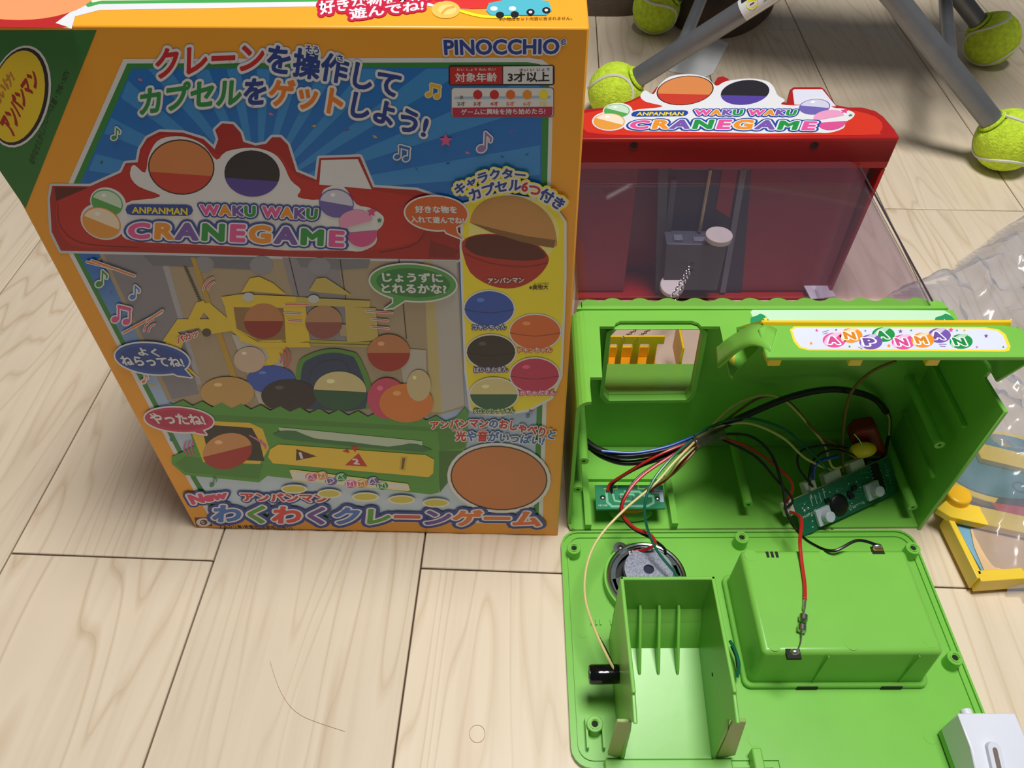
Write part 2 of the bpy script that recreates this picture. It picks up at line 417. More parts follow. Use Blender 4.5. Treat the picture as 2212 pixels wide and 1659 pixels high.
def front_print():
    fp = F(0)
    # green corner, frame and blue field
    fp.poly([(-200, 66), (209, 65), (55, 450), (1, 372), (-200, 10)][0:3] + [(2, 372), (-165, 70)], (46, 120, 52))
    fp.poly([(267, 127), (1140, 124), (1170, 128), (1190, 142), (1196, 165), (1190, 400), (1180, 900), (1172, 1132), (455, 1122), (404, 1034), (147, 544), (135, 425)], W_)
    fp.poly([(275, 137), (1138, 134), (1165, 138), (1181, 150), (1187, 170), (1182, 400), (1171, 900), (1163, 1124), (462, 1115), (414, 1034), (157, 544), (146, 425)], (46, 140, 62))
    fp.poly([(285, 148), (1135, 145), (1160, 149), (1172, 165), (1170, 400), (1159, 900), (1152, 1116), (470, 1106), (426, 1034), (168, 544), (160, 425)],
            grad('sky_print', (205, 226, 246), (6, 116, 204), 'Z', .08, .25))
    o = fp.done('front_print', box)
    def part(a, nm): return a.done(nm, o)
    # rays
    a = F(5); c = (560, 420); ray_c = grad('ray_print', (212, 230, 247), (52, 146, 220), 'Z', .1, .3)
    def hit(an):
        x, y = c; dx, dy = math.cos(an), -math.sin(an); k = 1
        while 175 < x < 1165 and y > 150:
            x += dx * 4; y += dy * 4
            if x < 285 - (y - 148) * .45 + 6: break
        return (x, y)
    for k in range(13):
        a0 = math.radians(4 + k * 13.5)
        a.poly([c, hit(a0), hit(a0 + math.radians(6))], ray_c); a.L -= 1
    rnd = random.Random(4)
    for x, y in ((303, 172), (275, 235), (585, 246), (680, 272), (750, 280), (810, 295), (900, 365), (968, 352), (1010, 330), (1105, 283), (1138, 333), (1085, 338), (220, 350), (300, 690), (330, 830), (370, 950), (1110, 1000), (700, 1060), (620, 1048), (1150, 885), (215, 560), (240, 630)):
        t = rnd.random() * 3; cc = rnd.choice([(226, 110, 150), (150, 180, 70), (120, 100, 180), (40, 110, 190), (220, 170, 60), (40, 130, 80)])
        a.poly([(x + 7 * math.cos(t), y + 5 * math.sin(t)), (x - 3 * math.sin(t), y + 3 * math.cos(t)), (x - 7 * math.cos(t), y - 5 * math.sin(t)), (x + 3 * math.sin(t), y - 3 * math.cos(t))], cc); a.L -= 1
    a.L += 1
    a.note(926, 204, .75, (240, 180, 50), True, (240, 225, 160)); a.note(858, 338, .8, (50, 110, 185), True, W_); a.note(1040, 320, 1.15, (150, 120, 190), False, W_)
    a.star(963, 302, 15, (226, 90, 150)); a.note(247, 296, .7, (60, 150, 70), False, W_)
    a.note(215, 612, .95, (60, 150, 70), False, W_); a.note(287, 640, .8, (70, 130, 210), False, W_); a.note(250, 688, 1.0, (226, 80, 150), True, W_); a.note(311, 822, .5, (230, 120, 60), False, W_); a.note(1140, 897, .5, (120, 110, 180)); a.note(458, 1046, .6, (60, 150, 70))
    for q in (((190, 563), (258, 580)), ((200, 560), (292, 593)), ((268, 716), (350, 672)), ((320, 690), (352, 668))):
        a.stroke(q, 7, W_); a.stroke(q, 4, (226, 130, 60))
    part(a, 'confetti_print')['kind'] = 'stuff'
    # logo oval
    a = F(6); a.ell(42, 208, 66, 112, W_, 12); a.ell(41, 208, 62, 107, BLK, 12); a.ell(38, 208, 57, 101, (246, 212, 40), 12)
    a.warp('アンパンマン', [(32, 298), (58, 225), (90, 178)], [(-4, 262), (28, 200), (66, 142)], (178, 34, 30), .06, [(.04, (246, 212, 40))])
    a.warp('それいけ!', [(-12, 262), (8, 215), (34, 172)], [(-28, 236), (-8, 190), (22, 150)], (205, 130, 60), .05)
    part(a, 'brand_oval')
    a = F(3); a.warp('©やなせたかし/フレーベル館・TMS・NTV', [(75, 358), (110, 255), (153, 158)], [(60, 346), (97, 247), (139, 148)], (34, 60, 30), .015); part(a, 'credit_lettering')
    # headline
    a = F(12); o2 = [(.10, (190, 190, 200)), (.085, W_)]
    a.warp('クレーンを操作して', [(336, 174), (430, 163), (560, 157), (624, 164), (676, 172), (731, 180), (790, 198), (858, 214)], [(336, 104), (430, 93), (560, 90), (624, 99), (676, 108), (731, 117), (800, 138), (870, 158)], [RD] * 4 + [BLU] * 5, .035, o2)
    a.warp('カプセルをゲットしよう!', [(302, 252), (368, 242), (439, 234), (555, 228), (618, 232), (669, 238), (725, 250), (782, 258), (833, 272), (884, 290), (918, 300)], [(302, 190), (368, 180), (439, 171), (555, 166), (618, 170), (669, 176), (725, 187), (782, 197), (833, 214), (884, 232), (930, 250)], [GRN] * 4 + [BLU] + [ORG] * 3 + [BLU] * 4, .04, o2)
    a.line('そう', 662, 112, 691, 116, 16, BLU, .03, [(.18, W_)]); a.line('さ', 729, 131, 743, 133, 15, BLU, .03, [(.18, W_)])
    part(a, 'headline_lettering')
    a = F(8); a.line('PINOCCHIO', 960, 119, 1208, 117, 34, (40, 66, 160), .035, [(.075, W_)]); a.line('®', 1211, 97, 1223, 97, 13, (40, 66, 160), .02, [(.1, W_)]); part(a, 'maker_lettering')
    # age boxes
    a = F(7); a.rrect(969, 140, 1198, 184, 6, BLK); a.poly([(972, 144), (1085, 143), (1085, 181), (973, 182)], RD); a.poly([(1087, 143), (1194, 142), (1194, 181), (1087, 181)], W_)
    a.line('対象年齢', 984, 177, 1074, 176, 20, W_, .02); a.line('たい しょう ねん れい', 987, 153, 1071, 152, 6, W_, .02)
    a.line('3才以上', 1097, 177, 1187, 176, 22, BLK, .03); a.line('さい い じょう', 1122, 154, 1187, 152, 6, BLK, .02)
    a.L = 7; a.rrect(974, 188, 1197, 253, 7, (120, 110, 120)); a.rrect(976, 190, 1195, 251, 6, W_); a.poly([(977, 232), (1194, 230), (1193, 247), (1189, 251), (981, 252), (977, 247)], (190, 34, 78))
    a.stroke([(984, 211), (1188, 209)], 5, (170, 196, 226)); a.ell(997, 210, 4, 4, (130, 130, 130), n=14)
    for x, cc, t in ((1032, RD, '3才'), (1068, RD, '4才'), (1103, (232, 110, 40), '5才'), (1139, (238, 150, 50), '6才'), (1174, YL, '7才')):
        a.ell(x, 204, 10, 10, cc, n=20); a.L -= 1; a.line(t, x - 9, 228, x + 9, 228, 9, cc, .03); a.L -= 1
    a.line('2才', 988, 228, 1006, 228, 9, (110, 110, 110), .03); a.line('ゲームに興味を持ち始めたら!', 996, 248, 1178, 246, 13, W_, .025)
    part(a, 'age_label')
    # the pictured machine: red top
    a = F(8)
    top = [(108, 430), (113, 401), (195, 402), (262, 372), (272, 352), (298, 350), (303, 322), (318, 298), (345, 284), (395, 286), (440, 300), (464, 322), (472, 300), (465, 280), (480, 266), (504, 268), (520, 286), (526, 306), (552, 314), (575, 310), (588, 296), (606, 296), (622, 312), (640, 370), (684, 388), (690, 341), (778, 338), (806, 404), (900, 410), (990, 440), (995, 520), (1000, 553), (990, 561), (690, 556), (370, 546), (132, 541), (112, 500)]
    a.stroke(top, 11, (208, 214, 226), True); a.poly(top, (176, 30, 32))
    a.poly([(262, 376), (275, 356), (300, 354), (306, 326), (322, 304), (350, 291), (395, 293), (436, 306), (470, 334), (540, 322), (600, 332), (640, 378), (690, 392), (820, 412), (925, 440), (900, 520), (700, 545), (380, 532), (180, 534), (130, 500), (122, 440), (150, 420)], (196, 38, 36), 3)
    a.poly([(118, 404), (190, 405), (122, 434)], (96, 14, 16)); a.poly([(930, 520), (990, 540), (985, 557), (925, 555)], (140, 22, 24))
    a.stroke([(125, 440), (132, 490), (180, 525), (300, 534)], 2, (130, 18, 20), sm=4); a.stroke([(820, 545), (900, 525), (925, 470), (915, 435)], 2, (130, 18, 20), sm=4)
    a.poly([(694, 345), (773, 343), (803, 408), (690, 398)], W_)
    sticker(a, lambda x, y: (x, y)); part(a, 'machine_top_picture')
    # window picture
    a = F(8)
    a.poly([(215, 548), (690, 558), (990, 563), (1005, 880), (930, 900), (440, 880), (362, 864)], (178, 160, 134))
    a.poly([(225, 549), (352, 551), (430, 850), (372, 862)], (140, 138, 150)); a.poly([(345, 551), (358, 551), (436, 830), (426, 830)], (176, 176, 186)); a.poly([(935, 563), (986, 564), (1003, 875), (955, 890)], (196, 192, 188)); a.poly([(915, 562), (935, 563), (955, 890), (930, 890)], (206, 190, 130))
    a.poly([(610, 556), (728, 558), (760, 740), (660, 735)], (150, 146, 156)); a.poly([(310, 551), (560, 555), (545, 582), (330, 572)], (120, 122, 134)); a.poly([(640, 557), (800, 560), (795, 578), (740, 582), (650, 576)], (128, 130, 140))
    for x, y, r in ((440, 570, 22), (565, 572, 25), (690, 575, 24)): a.ell(x, y, r, r * .8, (150, 152, 160), n=20)
    a.stroke([(625, 556), (668, 735)], 2, (60, 50, 50)); a.stroke([(735, 560), (760, 740)], 2, (60, 50, 50)); a.stroke([(862, 560), (878, 730)], 2, (60, 50, 50))
    a.poly([(412, 555), (422, 555), (520, 835), (506, 835)], (200, 160, 60))
    for k in range(16): a.stroke([(398 + k * 2.2, 575 + k * 5), (404 + k * 2.2, 577 + k * 5)], 3, (90, 84, 70)); a.L -= 1
    for k in range(9): a.stroke([(442 + k * 1.5, 665 + k * 5), (447 + k * 1.5, 667 + k * 5)], 3, (90, 84, 70)); a.L -= 1
    a.poly([(510, 728), (880, 740), (880, 752), (690, 745), (520, 742)], (190, 180, 70)); a.stroke([(520, 735), (870, 746)], 2, (120, 110, 50)); a.poly([(730, 698), (792, 702), (786, 728), (736, 724)], (186, 168, 140)); a.stroke([(722, 702), (730, 698), (792, 702), (800, 706)], 2, (60, 50, 40))
    a.poly([(500, 720), (610, 750), (620, 880), (560, 870)], (200, 196, 190)); a.poly([(860, 750), (920, 755), (925, 880), (880, 880)], (196, 190, 180))
    y1, y2 = (236, 204, 60), (214, 176, 44)
    # open claw
    for q in ([(405, 692), (425, 652), (440, 648), (450, 660), (424, 700)], [(438, 655), (452, 652), (492, 686), (478, 700), (458, 694), (440, 672)], [(384, 688), (508, 688), (508, 712), (445, 722), (430, 706), (385, 716), (362, 740), (352, 735)], [(360, 735), (384, 716), (400, 730), (385, 770), (425, 808), (432, 815), (402, 800), (356, 750)], [(508, 690), (575, 700), (620, 745), (600, 780), (545, 812), (582, 770), (560, 735), (508, 712)]): a.poly(q, y1)
    a.ell(447, 717, 10, 9, (80, 74, 60), n=16)
    # closed claw with a two-tone capsule
    for q in ([(522, 630), (540, 600), (560, 596), (590, 610), (618, 634), (545, 628)], [(478, 640), (520, 634), (660, 640), (658, 660), (560, 668), (486, 660)], [(486, 660), (505, 660), (512, 712), (560, 738), (520, 730), (496, 708)], [(612, 660), (660, 655), (670, 735), (620, 742), (618, 735), (615, 690)], [(515, 716), (560, 738), (668, 738), (672, 748), (570, 750), (520, 735)]): a.poly(q, y1)
    a.poly([(505, 662), (612, 664), (618, 732), (560, 734), (512, 708)], (150, 116, 70)); a.ell(570, 692, 42, 38, (196, 130, 84)); a.ell(570, 692, 42, 38, (150, 36, 34), a0=0, a1=180); a.ell(537, 640, 13, 10, (206, 206, 206), n=18)
    # pale repeat of the claw in motion
    p1 = (206, 186, 96)
    for q in ([(668, 626), (684, 600), (704, 598), (735, 618), (760, 636), (690, 630)], [(640, 640), (800, 648), (800, 662), (640, 658)], [(745, 660), (812, 664), (818, 732), (750, 738)]): a.poly(q, p1)
    a.ell(700, 694, 40, 36, (188, 140, 106)); a.ell(700, 694, 40, 36, (150, 80, 76), a0=0, a1=180); a.ell(678, 644, 12, 9, (206, 206, 206), n=18)
    for q in (((617, 656), (668, 656)), ((615, 674), (650, 676)), ((624, 690), (652, 692)), ((792, 670), (848, 674)), ((804, 687), (838, 690)), ((804, 704), (840, 707))): a.stroke(q, 5, W_); a.stroke(q, 2.4, (226, 90, 80))
    for cx, cy in ((468, 625), (340, 715)):
        for r in (18, 28): a.stroke([(cx - r * math.cos(t), cy - r * math.sin(t)) for t in (.1, .5, .9, 1.3)], 5, W_); a.stroke([(cx - r * math.cos(t), cy - r * math.sin(t)) for t in (.1, .5, .9, 1.3)], 2.6, (226, 90, 90))
    for r in (14, 24, 32): a.stroke([(596 + r * math.cos(t), 772 + r * math.sin(t)) for t in (-.8, -.3, .2, .7)], 2.6, (226, 90, 90))
    a.warp('パカッ', [(385, 742), (431, 722)], [(381, 726), (427, 709)], (214, 60, 50), .05, [(.1, W_)], sm=False)
    part(a, 'machine_window_picture')
    # arched door and capsules
    a = F(44)
    a.poly([(638, 880), (642, 790), (665, 765), (710, 752), (750, 756), (780, 775), (802, 880)], (86, 150, 62), 3); a.poly([(648, 880), (652, 795), (672, 772), (712, 760), (748, 764), (772, 782), (790, 880)], (32, 62, 100), 3); a.stroke([(672, 860), (672, 800), (712, 776), (748, 784), (760, 830)], 2, (20, 40, 70), sm=4)
    def cap(x, y, rx, ry, c0, c1=None, rot=0):
        a.ell(x, y, rx, ry, c0, rot)
        if c1: a.ell(x, y, rx, ry, c1, rot, a0=0, a1=180)
        a.ell(x - rx * .35, y - ry * .5, rx * .16, ry * .12, tuple(min(255, v + 50) for v in c0), n=14)
    cap(586, 818, 52, 30, (48, 92, 190)); cap(492, 846, 58, 34, (206, 164, 96)); cap(540, 775, 34, 28, (216, 190, 168))
    cap(625, 853, 60, 36, (44, 36, 44)); cap(735, 842, 57, 42, (222, 206, 150), (20, 90, 62), 3); cap(840, 760, 46, 40, (200, 130, 84), (170, 40, 36)); cap(836, 858, 42, 44, (214, 70, 112)); cap(878, 868, 58, 42, (232, 132, 58)); cap(905, 830, 26, 34, (214, 196, 150))
    part(a, 'capsule_picture')
    # green base
    a = F(54); g1, g2, g3 = (84, 160, 62), (70, 140, 54), (56, 118, 46)
    sc = [(365, 868)]
    for k in range(29):
        x = 365 + k * 21; sc.append((x + 10, 866 + (x - 365) * .062 + (-5 if k % 2 else 6)))
    sc += [(985, 900), (1005, 878), (1012, 890), (1008, 960), (1002, 972), (950, 972), (948, 1062), (930, 1066), (578, 1026), (560, 1040), (400, 1024), (372, 1000), (372, 985), (420, 962), (405, 905), (372, 888)]
    a.poly(sc, g1); a.poly([(372, 888), (1000, 925), (1005, 965), (950, 972), (945, 930), (405, 905)], g2); a.poly([(948, 972), (1002, 972), (1000, 1000), (950, 1062)], g3)
    a.poly([(398, 985), (570, 1000), (560, 1032), (402, 1018), (380, 1000)], g2)
    a.poly([(404, 905), (540, 911), (568, 924), (582, 965), (562, 1000), (440, 996)], (240, 200, 60)); a.poly([(436, 914), (545, 922), (562, 952), (572, 994), (452, 988)], (44, 40, 34))
    cap(492, 972, 54, 38, (216, 150, 92), (176, 34, 34), -14)
    for k in range(3): a.stroke([(418 - k * 8, 950 + k * 2), (414 - k * 8, 966), (420 - k * 8, 980)], 3, (214, 90, 150)); a.stroke([(540 + k * 12, 938 + k * 5), (575, 958 + k * 4)], 3, (214, 120, 170))
    a.poly([(602, 920), (912, 950), (914, 974), (612, 946)], (196, 216, 190)); a.poly([(605, 928), (640, 928), (680, 944), (760, 952), (840, 962), (885, 955), (913, 960), (914, 974), (612, 946)], (50, 120, 70), 2)
    a.poly([(584, 968), (602, 957), (920, 980), (938, 990), (936, 1020), (926, 1028), (590, 998), (580, 985)], (244, 206, 62))
    a.poly([(641, 967), (685, 983), (640, 992)], (86, 34, 24)); a.line('1', 650, 988, 656, 988, 14, W_, .05); a.poly([(746, 1002), (775, 976), (794, 1005)], (204, 40, 34)); a.line('2', 764, 1000, 778, 1001, 13, W_, .05)
    a.poly([(740, 972), (752, 966), (756, 976)], RD); a.poly([(758, 962), (775, 960), (768, 974)], RD); a.poly([(866, 984), (880, 984), (876, 1014), (863, 1012)], (220, 180, 50)); a.poly([(870, 986), (876, 986), (872, 1010), (867, 1010)], (110, 80, 40))
    a.poly([(626, 1013), (632, 1011), (882, 1042), (887, 1056), (880, 1058), (634, 1034)], (244, 230, 160)); a.poly([(630, 1016), (880, 1045), (883, 1054), (636, 1031)], W_)
    name_balls(a, [(673, 1027), (696, 1024), (716, 1036), (737, 1028), (758, 1042), (782, 1042), (806, 1036), (826, 1046)], 13, 9)
    for x, y, rx in ((636, 1053, 24), (712, 1063, 22), (790, 1070, 25), (868, 1076, 25), (942, 1083, 25)): a.ell(x, y, rx + 4, 10, (240, 240, 220)); a.L -= 1
    a.L += 1
    for x, y, rx in ((636, 1053, 24), (712, 1063, 22), (790, 1070, 25), (868, 1076, 25), (942, 1083, 25)): a.ell(x, y, rx, 7, (220, 206, 90)); a.L -= 1
    part(a, 'machine_base_picture')
    # speech bubbles
    def bubble(nm, cx, cy, rx, ry, rot, tail, col, txts, dark=None):
        a = F(72); pts = [(cx + math.cos(t) * rx * math.cos(math.radians(rot)) - math.sin(t) * ry * math.sin(math.radians(rot)), cy + math.cos(t) * rx * math.sin(math.radians(rot)) + math.sin(t) * ry * math.cos(math.radians(rot))) for t in [2 * math.pi * k / 36 for k in range(36)]]
        a.stroke(tail, 6, W_, True); a.L -= 1; a.stroke(pts, 7, W_, True); a.poly(tail, col); a.poly(pts, col)
        if dark: a.ell(cx, cy, rx * .86, ry * .8, dark, rot)
        for t in txts: a.line(*t, W_, .04, [(.05, dark or col)])
        part(a, nm)
    bubble('speech_bubble', 330, 772, 80, 33, 6, [(355, 795), (395, 790), (415, 812), (385, 808)], (30, 84, 176), [('よく', 302, 765, 348, 768, 18), ('ねらってね!', 268, 786, 402, 790, 21)], (24, 70, 156))
    bubble('speech_bubble', 388, 904, 74, 26, 4, [(410, 922), (432, 918), (447, 936), (425, 932)], (206, 44, 100), [('やったね!', 332, 912, 448, 916, 24)], (190, 30, 84))
    bubble('speech_bubble', 893, 608, 93, 39, 4, [(850, 635), (885, 640), (850, 662), (832, 665), (850, 652)], (86, 168, 84), [('じょうずに', 828, 606, 958, 608, 21), ('とれるかな?', 826, 630, 966, 632, 21)], (46, 132, 66))
    bubble('speech_bubble', 943, 458, 67, 36, 3, [(955, 485), (984, 482), (988, 500), (1001, 514), (965, 500)], (222, 104, 44), [('好きな物を', 898, 457, 988, 458, 16), ('入れて遊んでね!', 888, 478, 1003, 481, 15)])
    # capsule column
    a = F(58); colp = [(998, 530), (1004, 440), (1080, 418), (1190, 436), (1219, 478), (1219, 600), (1210, 810), (1190, 856), (1140, 882), (1080, 892), (1030, 888), (1018, 880), (1008, 800)]
    a.bpoly(colp, YL, W_, 5)
    a.ell(1110, 500, 98, 78, (250, 238, 140))
    a.poly([(998, 535), (1002, 515), (1040, 503), (1090, 505), (1150, 520), (1184, 550), (1178, 577), (1150, 604), (1110, 620), (1062, 615), (1016, 586)], (186, 40, 34), 3); a.poly([(1004, 530), (1012, 512), (1045, 505), (1090, 508), (1150, 524), (1180, 550), (1150, 560), (1090, 558), (1030, 548)], (92, 26, 20), 3); a.stroke([(1002, 545), (1060, 566), (1130, 574), (1182, 566)], 3, (150, 24, 22), sm=4)
    a.poly([(1015, 478), (1022, 455), (1045, 432), (1080, 422), (1120, 422), (1160, 440), (1190, 470), (1202, 510), (1196, 532), (1130, 520), (1060, 498)], (208, 150, 84), 3); a.poly([(1015, 478), (1070, 492), (1140, 508), (1200, 516), (1196, 533), (1130, 521), (1060, 499)], (140, 96, 50))
    a.line('アンパンマン', 1054, 610, 1132, 608, 12, W_, .03, [(.14, (150, 40, 30))]); a.line('※実物大', 1143, 624, 1184, 623, 11, (70, 60, 30), .02); a.line('じつぶつだい', 1154, 613, 1186, 612, 5, (70, 60, 30), .01)
    for x, y, rx, ry, c0, c1, tx, tc in ((1057, 664, 53, 38, (40, 88, 190), None, 'コキンちゃん', (36, 70, 160)), (1156, 714, 54, 37, (232, 110, 52), None, 'ドキンちゃん', (226, 110, 40)), (1061, 757, 52, 36, (40, 34, 38), None, 'ばいきんまん', (86, 70, 150)), (1155, 807, 52, 36, (204, 44, 96), None, 'あかちゃんまん', (226, 80, 150)), (1067, 848, 51, 34, (228, 212, 150), (24, 96, 66), 'メロンパンナちゃん', (70, 130, 60))):
        a.ell(x, y, rx + 3, ry + 3, W_); cap(x, y, rx, ry, c0, c1)
        if not c1: a.stroke([(x - rx, y + 2), (x, y + ry * .24), (x + rx, y + 2)], 1.6, tuple(int(v * .7) for v in c0), sm=4)
        w = {6: 36, 7: 44, 9: 44}[len(tx)]; a.line(tx, x - w, y + ry + 8, x + w, y + ry + 7, 11, W_, .02, [(.16, tc)])
    a.warp('キャラクター', [(990, 421), (1040, 394), (1085, 384), (1136, 387)], [(978, 398), (1028, 372), (1080, 360), (1136, 364)], BLU, .045, [(.24, YL), (.13, W_)])
    a.warp('カプセル6つ付き', [(1022, 432), (1070, 415), (1120, 410), (1160, 424), (1206, 452)], [(1008, 407), (1060, 390), (1120, 382), (1172, 398), (1226, 430)], [BLU] * 4 + [RD] * 2 + [BLU] * 2, .045, [(.24, YL), (.13, W_)])
    part(a, 'capsule_list')
    # lower right text and round balloon
    a = F(62); a.ell(1078, 1030, 112, 76, W_, 4); a.ell(1078, 1030, 105, 70, (60, 36, 24), 4); a.ell(1078, 1030, 102, 67, (214, 128, 66), 4); part(a, 'round_picture')
    a = F(66)
    a.warp('アンパンマンのおしゃべりと', [(932, 925), (1010, 922), (1090, 925), (1150, 938), (1196, 948)], [(928, 908), (1010, 902), (1090, 904), (1150, 914), (1203, 928)], [RD] * 6 + [(40, 110, 190)] + [RD] * 5 + [(40, 110, 190)], .045, [(.09, W_)])
    a.warp('光や音がいっぱい!', [(984, 950), (1060, 952), (1120, 955), (1172, 960)], [(984, 928), (1060, 929), (1120, 934), (1180, 940)], [RD, (40, 110, 190), RD] + [(40, 110, 190)] * 6, .045, [(.09, W_)])
    a.line('ひかり', 977, 929, 1000, 929, 6, RD, .02, [(.1, W_)]); a.line('おと', 1035, 929, 1052, 929, 6, RD, .02, [(.1, W_)])
    part(a, 'slogan_lettering')
    # title
    a = F(72)
    cs = [(70, 120, 205), (90, 165, 60), (226, 74, 74), (112, 76, 170), (70, 120, 205), (90, 165, 60), (226, 84, 74), (112, 76, 170), (238, 124, 50), (234, 120, 60), (238, 110, 50)]
    a.warp('わくわくクレーンゲーム', [(458, 1126), (640, 1130), (840, 1132), (1010, 1134), (1168, 1136)], [(462, 1086), (640, 1090), (840, 1094), (1010, 1098), (1172, 1100)], cs, .05, [(.20, (34, 60, 150)), (.07, W_)])
    a.line('アンパンマン', 527, 1080, 712, 1083, 19, (214, 56, 60), .05, [(.22, (34, 60, 150)), (.1, W_)])
    a.warp('New', [(416, 1088), (494, 1074)], [(404, 1066), (490, 1056)], (226, 70, 120), .07, [(.22, (34, 60, 150)), (.1, W_)], sm=False)
    part(a, 'title_lettering')
    a = F(4); a.poly([(420, 1118), (457, 1118), (459, 1137), (424, 1137)], (110, 40, 30)); a.ell(440, 1128, 16, 9, W_); a.ell(440, 1128, 8, 6, (110, 40, 30)); a.line('D', 437, 1131, 443, 1131, 6, W_, .03); part(a, 'quality_mark')
    a = F(4); a.line('アルカリ単1乾電池3本使用(別売り)', 475, 1142, 633, 1145, 9, (60, 34, 14), .02)
    for x0, x1 in ((646, 690), (697, 760), (770, 910)): a.stroke([(x0, 1141 + (x0 - 475) * .02), (x1, 1141 + (x1 - 475) * .02)], 2, (150, 100, 40)); a.L -= 1
    part(a, 'battery_note')

def name_balls(a, pts, rx, ry, k=1.0):
    cols = [(PNK, 'A'), (OR2, 'N'), (PUR, 'P'), (GR2, 'A'), (PNK, 'N'), (OR2, 'M'), (PUR, 'A'), (GR2, 'N')]
    L0 = a.L
    for (x, y), (c, t) in zip(pts, cols):
        a.L = L0 + (4 if t in 'PM' else 0); lt = tuple(int(v + (255 - v) * .65) for v in c)
        a.ell(x, y, rx, ry, c, n=26); a.ell(x, y, rx * .92, ry * .92, lt, -25, n=26, a0=160, a1=330)
        a.line(t, x - rx * .52, y + ry * .52, x + rx * .52, y + ry * .56, ry * 1.05, tuple(int(v * .92) for v in c), .06, [(.1, (245, 245, 248))])
    a.L = L0 + 10

def sticker(a, m):
    "white title sticker: capsules and words, drawn in the box picture's frame and moved by m"
    def q(P): return [m(*p) for p in P]
    def ell(cx, cy, rx, ry, c, rot=0, a0=0, a1=360, n=30):
        r = math.radians(rot); P = []
        for i in range(n if a1 - a0 >= 360 else n + 1):
            t = math.radians(a0 + (a1 - a0) * i / n); x, y = rx * math.cos(t), ry * math.sin(t)
            P.append((cx + x * math.cos(r) - y * math.sin(r), cy + x * math.sin(r) + y * math.cos(r)))
        a.poly(q(P), c)
    ell(222, 478, 49, 38, W_, 22); ell(234, 437, 40, 32, W_, 22)
    a.poly(q([(284, 360), (292, 356), (314, 372), (322, 335), (340, 304), (370, 294), (405, 296), (440, 312), (468, 344), (490, 326), (545, 318), (590, 330), (612, 354), (628, 388), (650, 408), (644, 425), (690, 430), (700, 408), (740, 400), (770, 440), (800, 448), (828, 466), (826, 486), (814, 500), (812, 525), (780, 542), (740, 540), (620, 540), (540, 534), (400, 526), (290, 520), (262, 500), (268, 440), (330, 428), (345, 420), (300, 402), (282, 380)]), W_, 3)
    ell(392, 360, 72, 60, (60, 40, 30), 4); ell(392, 360, 69, 57, (222, 138, 78), 4); ell(392, 360, 69, 57, (206, 60, 44), 4, 15, 165)
    ell(545, 374, 60, 50, (36, 34, 44), 4); ell(545, 374, 60, 50, (84, 66, 160), 4, 15, 165)
    for cx, cy, rx, ry, c, rot in ((232, 437, 35, 27, (86, 170, 82), 22), (220, 480, 43, 32, (236, 160, 66), 22), (727, 438, 38, 31, (112, 100, 180), 10)):
        lt = tuple(int(v + (255 - v) * .72) for v in c); ell(cx, cy, rx, ry, c, rot); ell(cx, cy, rx * .93, ry * .93, lt, rot, 180, 360); ell(cx - rx * .2, cy - ry * .6, rx * .14, ry * .14, (250, 250, 250), n=12)
    ell(768, 478, 36, 26, (238, 160, 200), -5, 150, 360); ell(782, 502, 33, 30, (222, 84, 150), -5, -5, 185)
    for x, y, r, c in ((803, 457, 11, (226, 70, 130)), (820, 475, 6, (50, 140, 70))): a.poly(q([(x + (r if k % 2 == 0 else r * .48) * math.sin(math.radians(36 * k)), y - (r if k % 2 == 0 else r * .48) * math.cos(math.radians(36 * k))) for k in range(10)]), c)
    P = [(286, 440)] + [(404 + 14 * math.sin(t), 453 - 12 * math.cos(t)) for t in (0, .8, 1.6, 2.4, 3.14)] + [(286, 463)] + [(284 - 12 * math.sin(t), 452 + 12 * math.cos(t)) for t in (.8, 1.6, 2.4)]
    a.poly(q(P), (30, 70, 160)); a.warp('ANPANMAN', q([(286, 459), (406, 463)]), q([(286, 445), (406, 448)]), (244, 222, 60), .03, sm=False)
    lw = [PNK, OR2, PUR, GR2]; lc = [PNK, OR2, PUR, GR2, PNK, OR2, PUR, GR2, PNK]
    ob = [(.17, (30, 70, 160)), (.06, W_)]
    a.warp('WAKU WAKU', q([(434, 463), (560, 468), (686, 474)]), q([(432, 440), (560, 443), (688, 449)]), lw + [PNK] + lw, .06, ob, 1.15)
    a.warp('CRANEGAME', q([(276, 514), (400, 518), (560, 524), (744, 533)]), q([(278, 479), (400, 479), (560, 484), (746, 497)]), lc, .055, [(.14, (30, 70, 160)), (.06, W_)], 1.24)

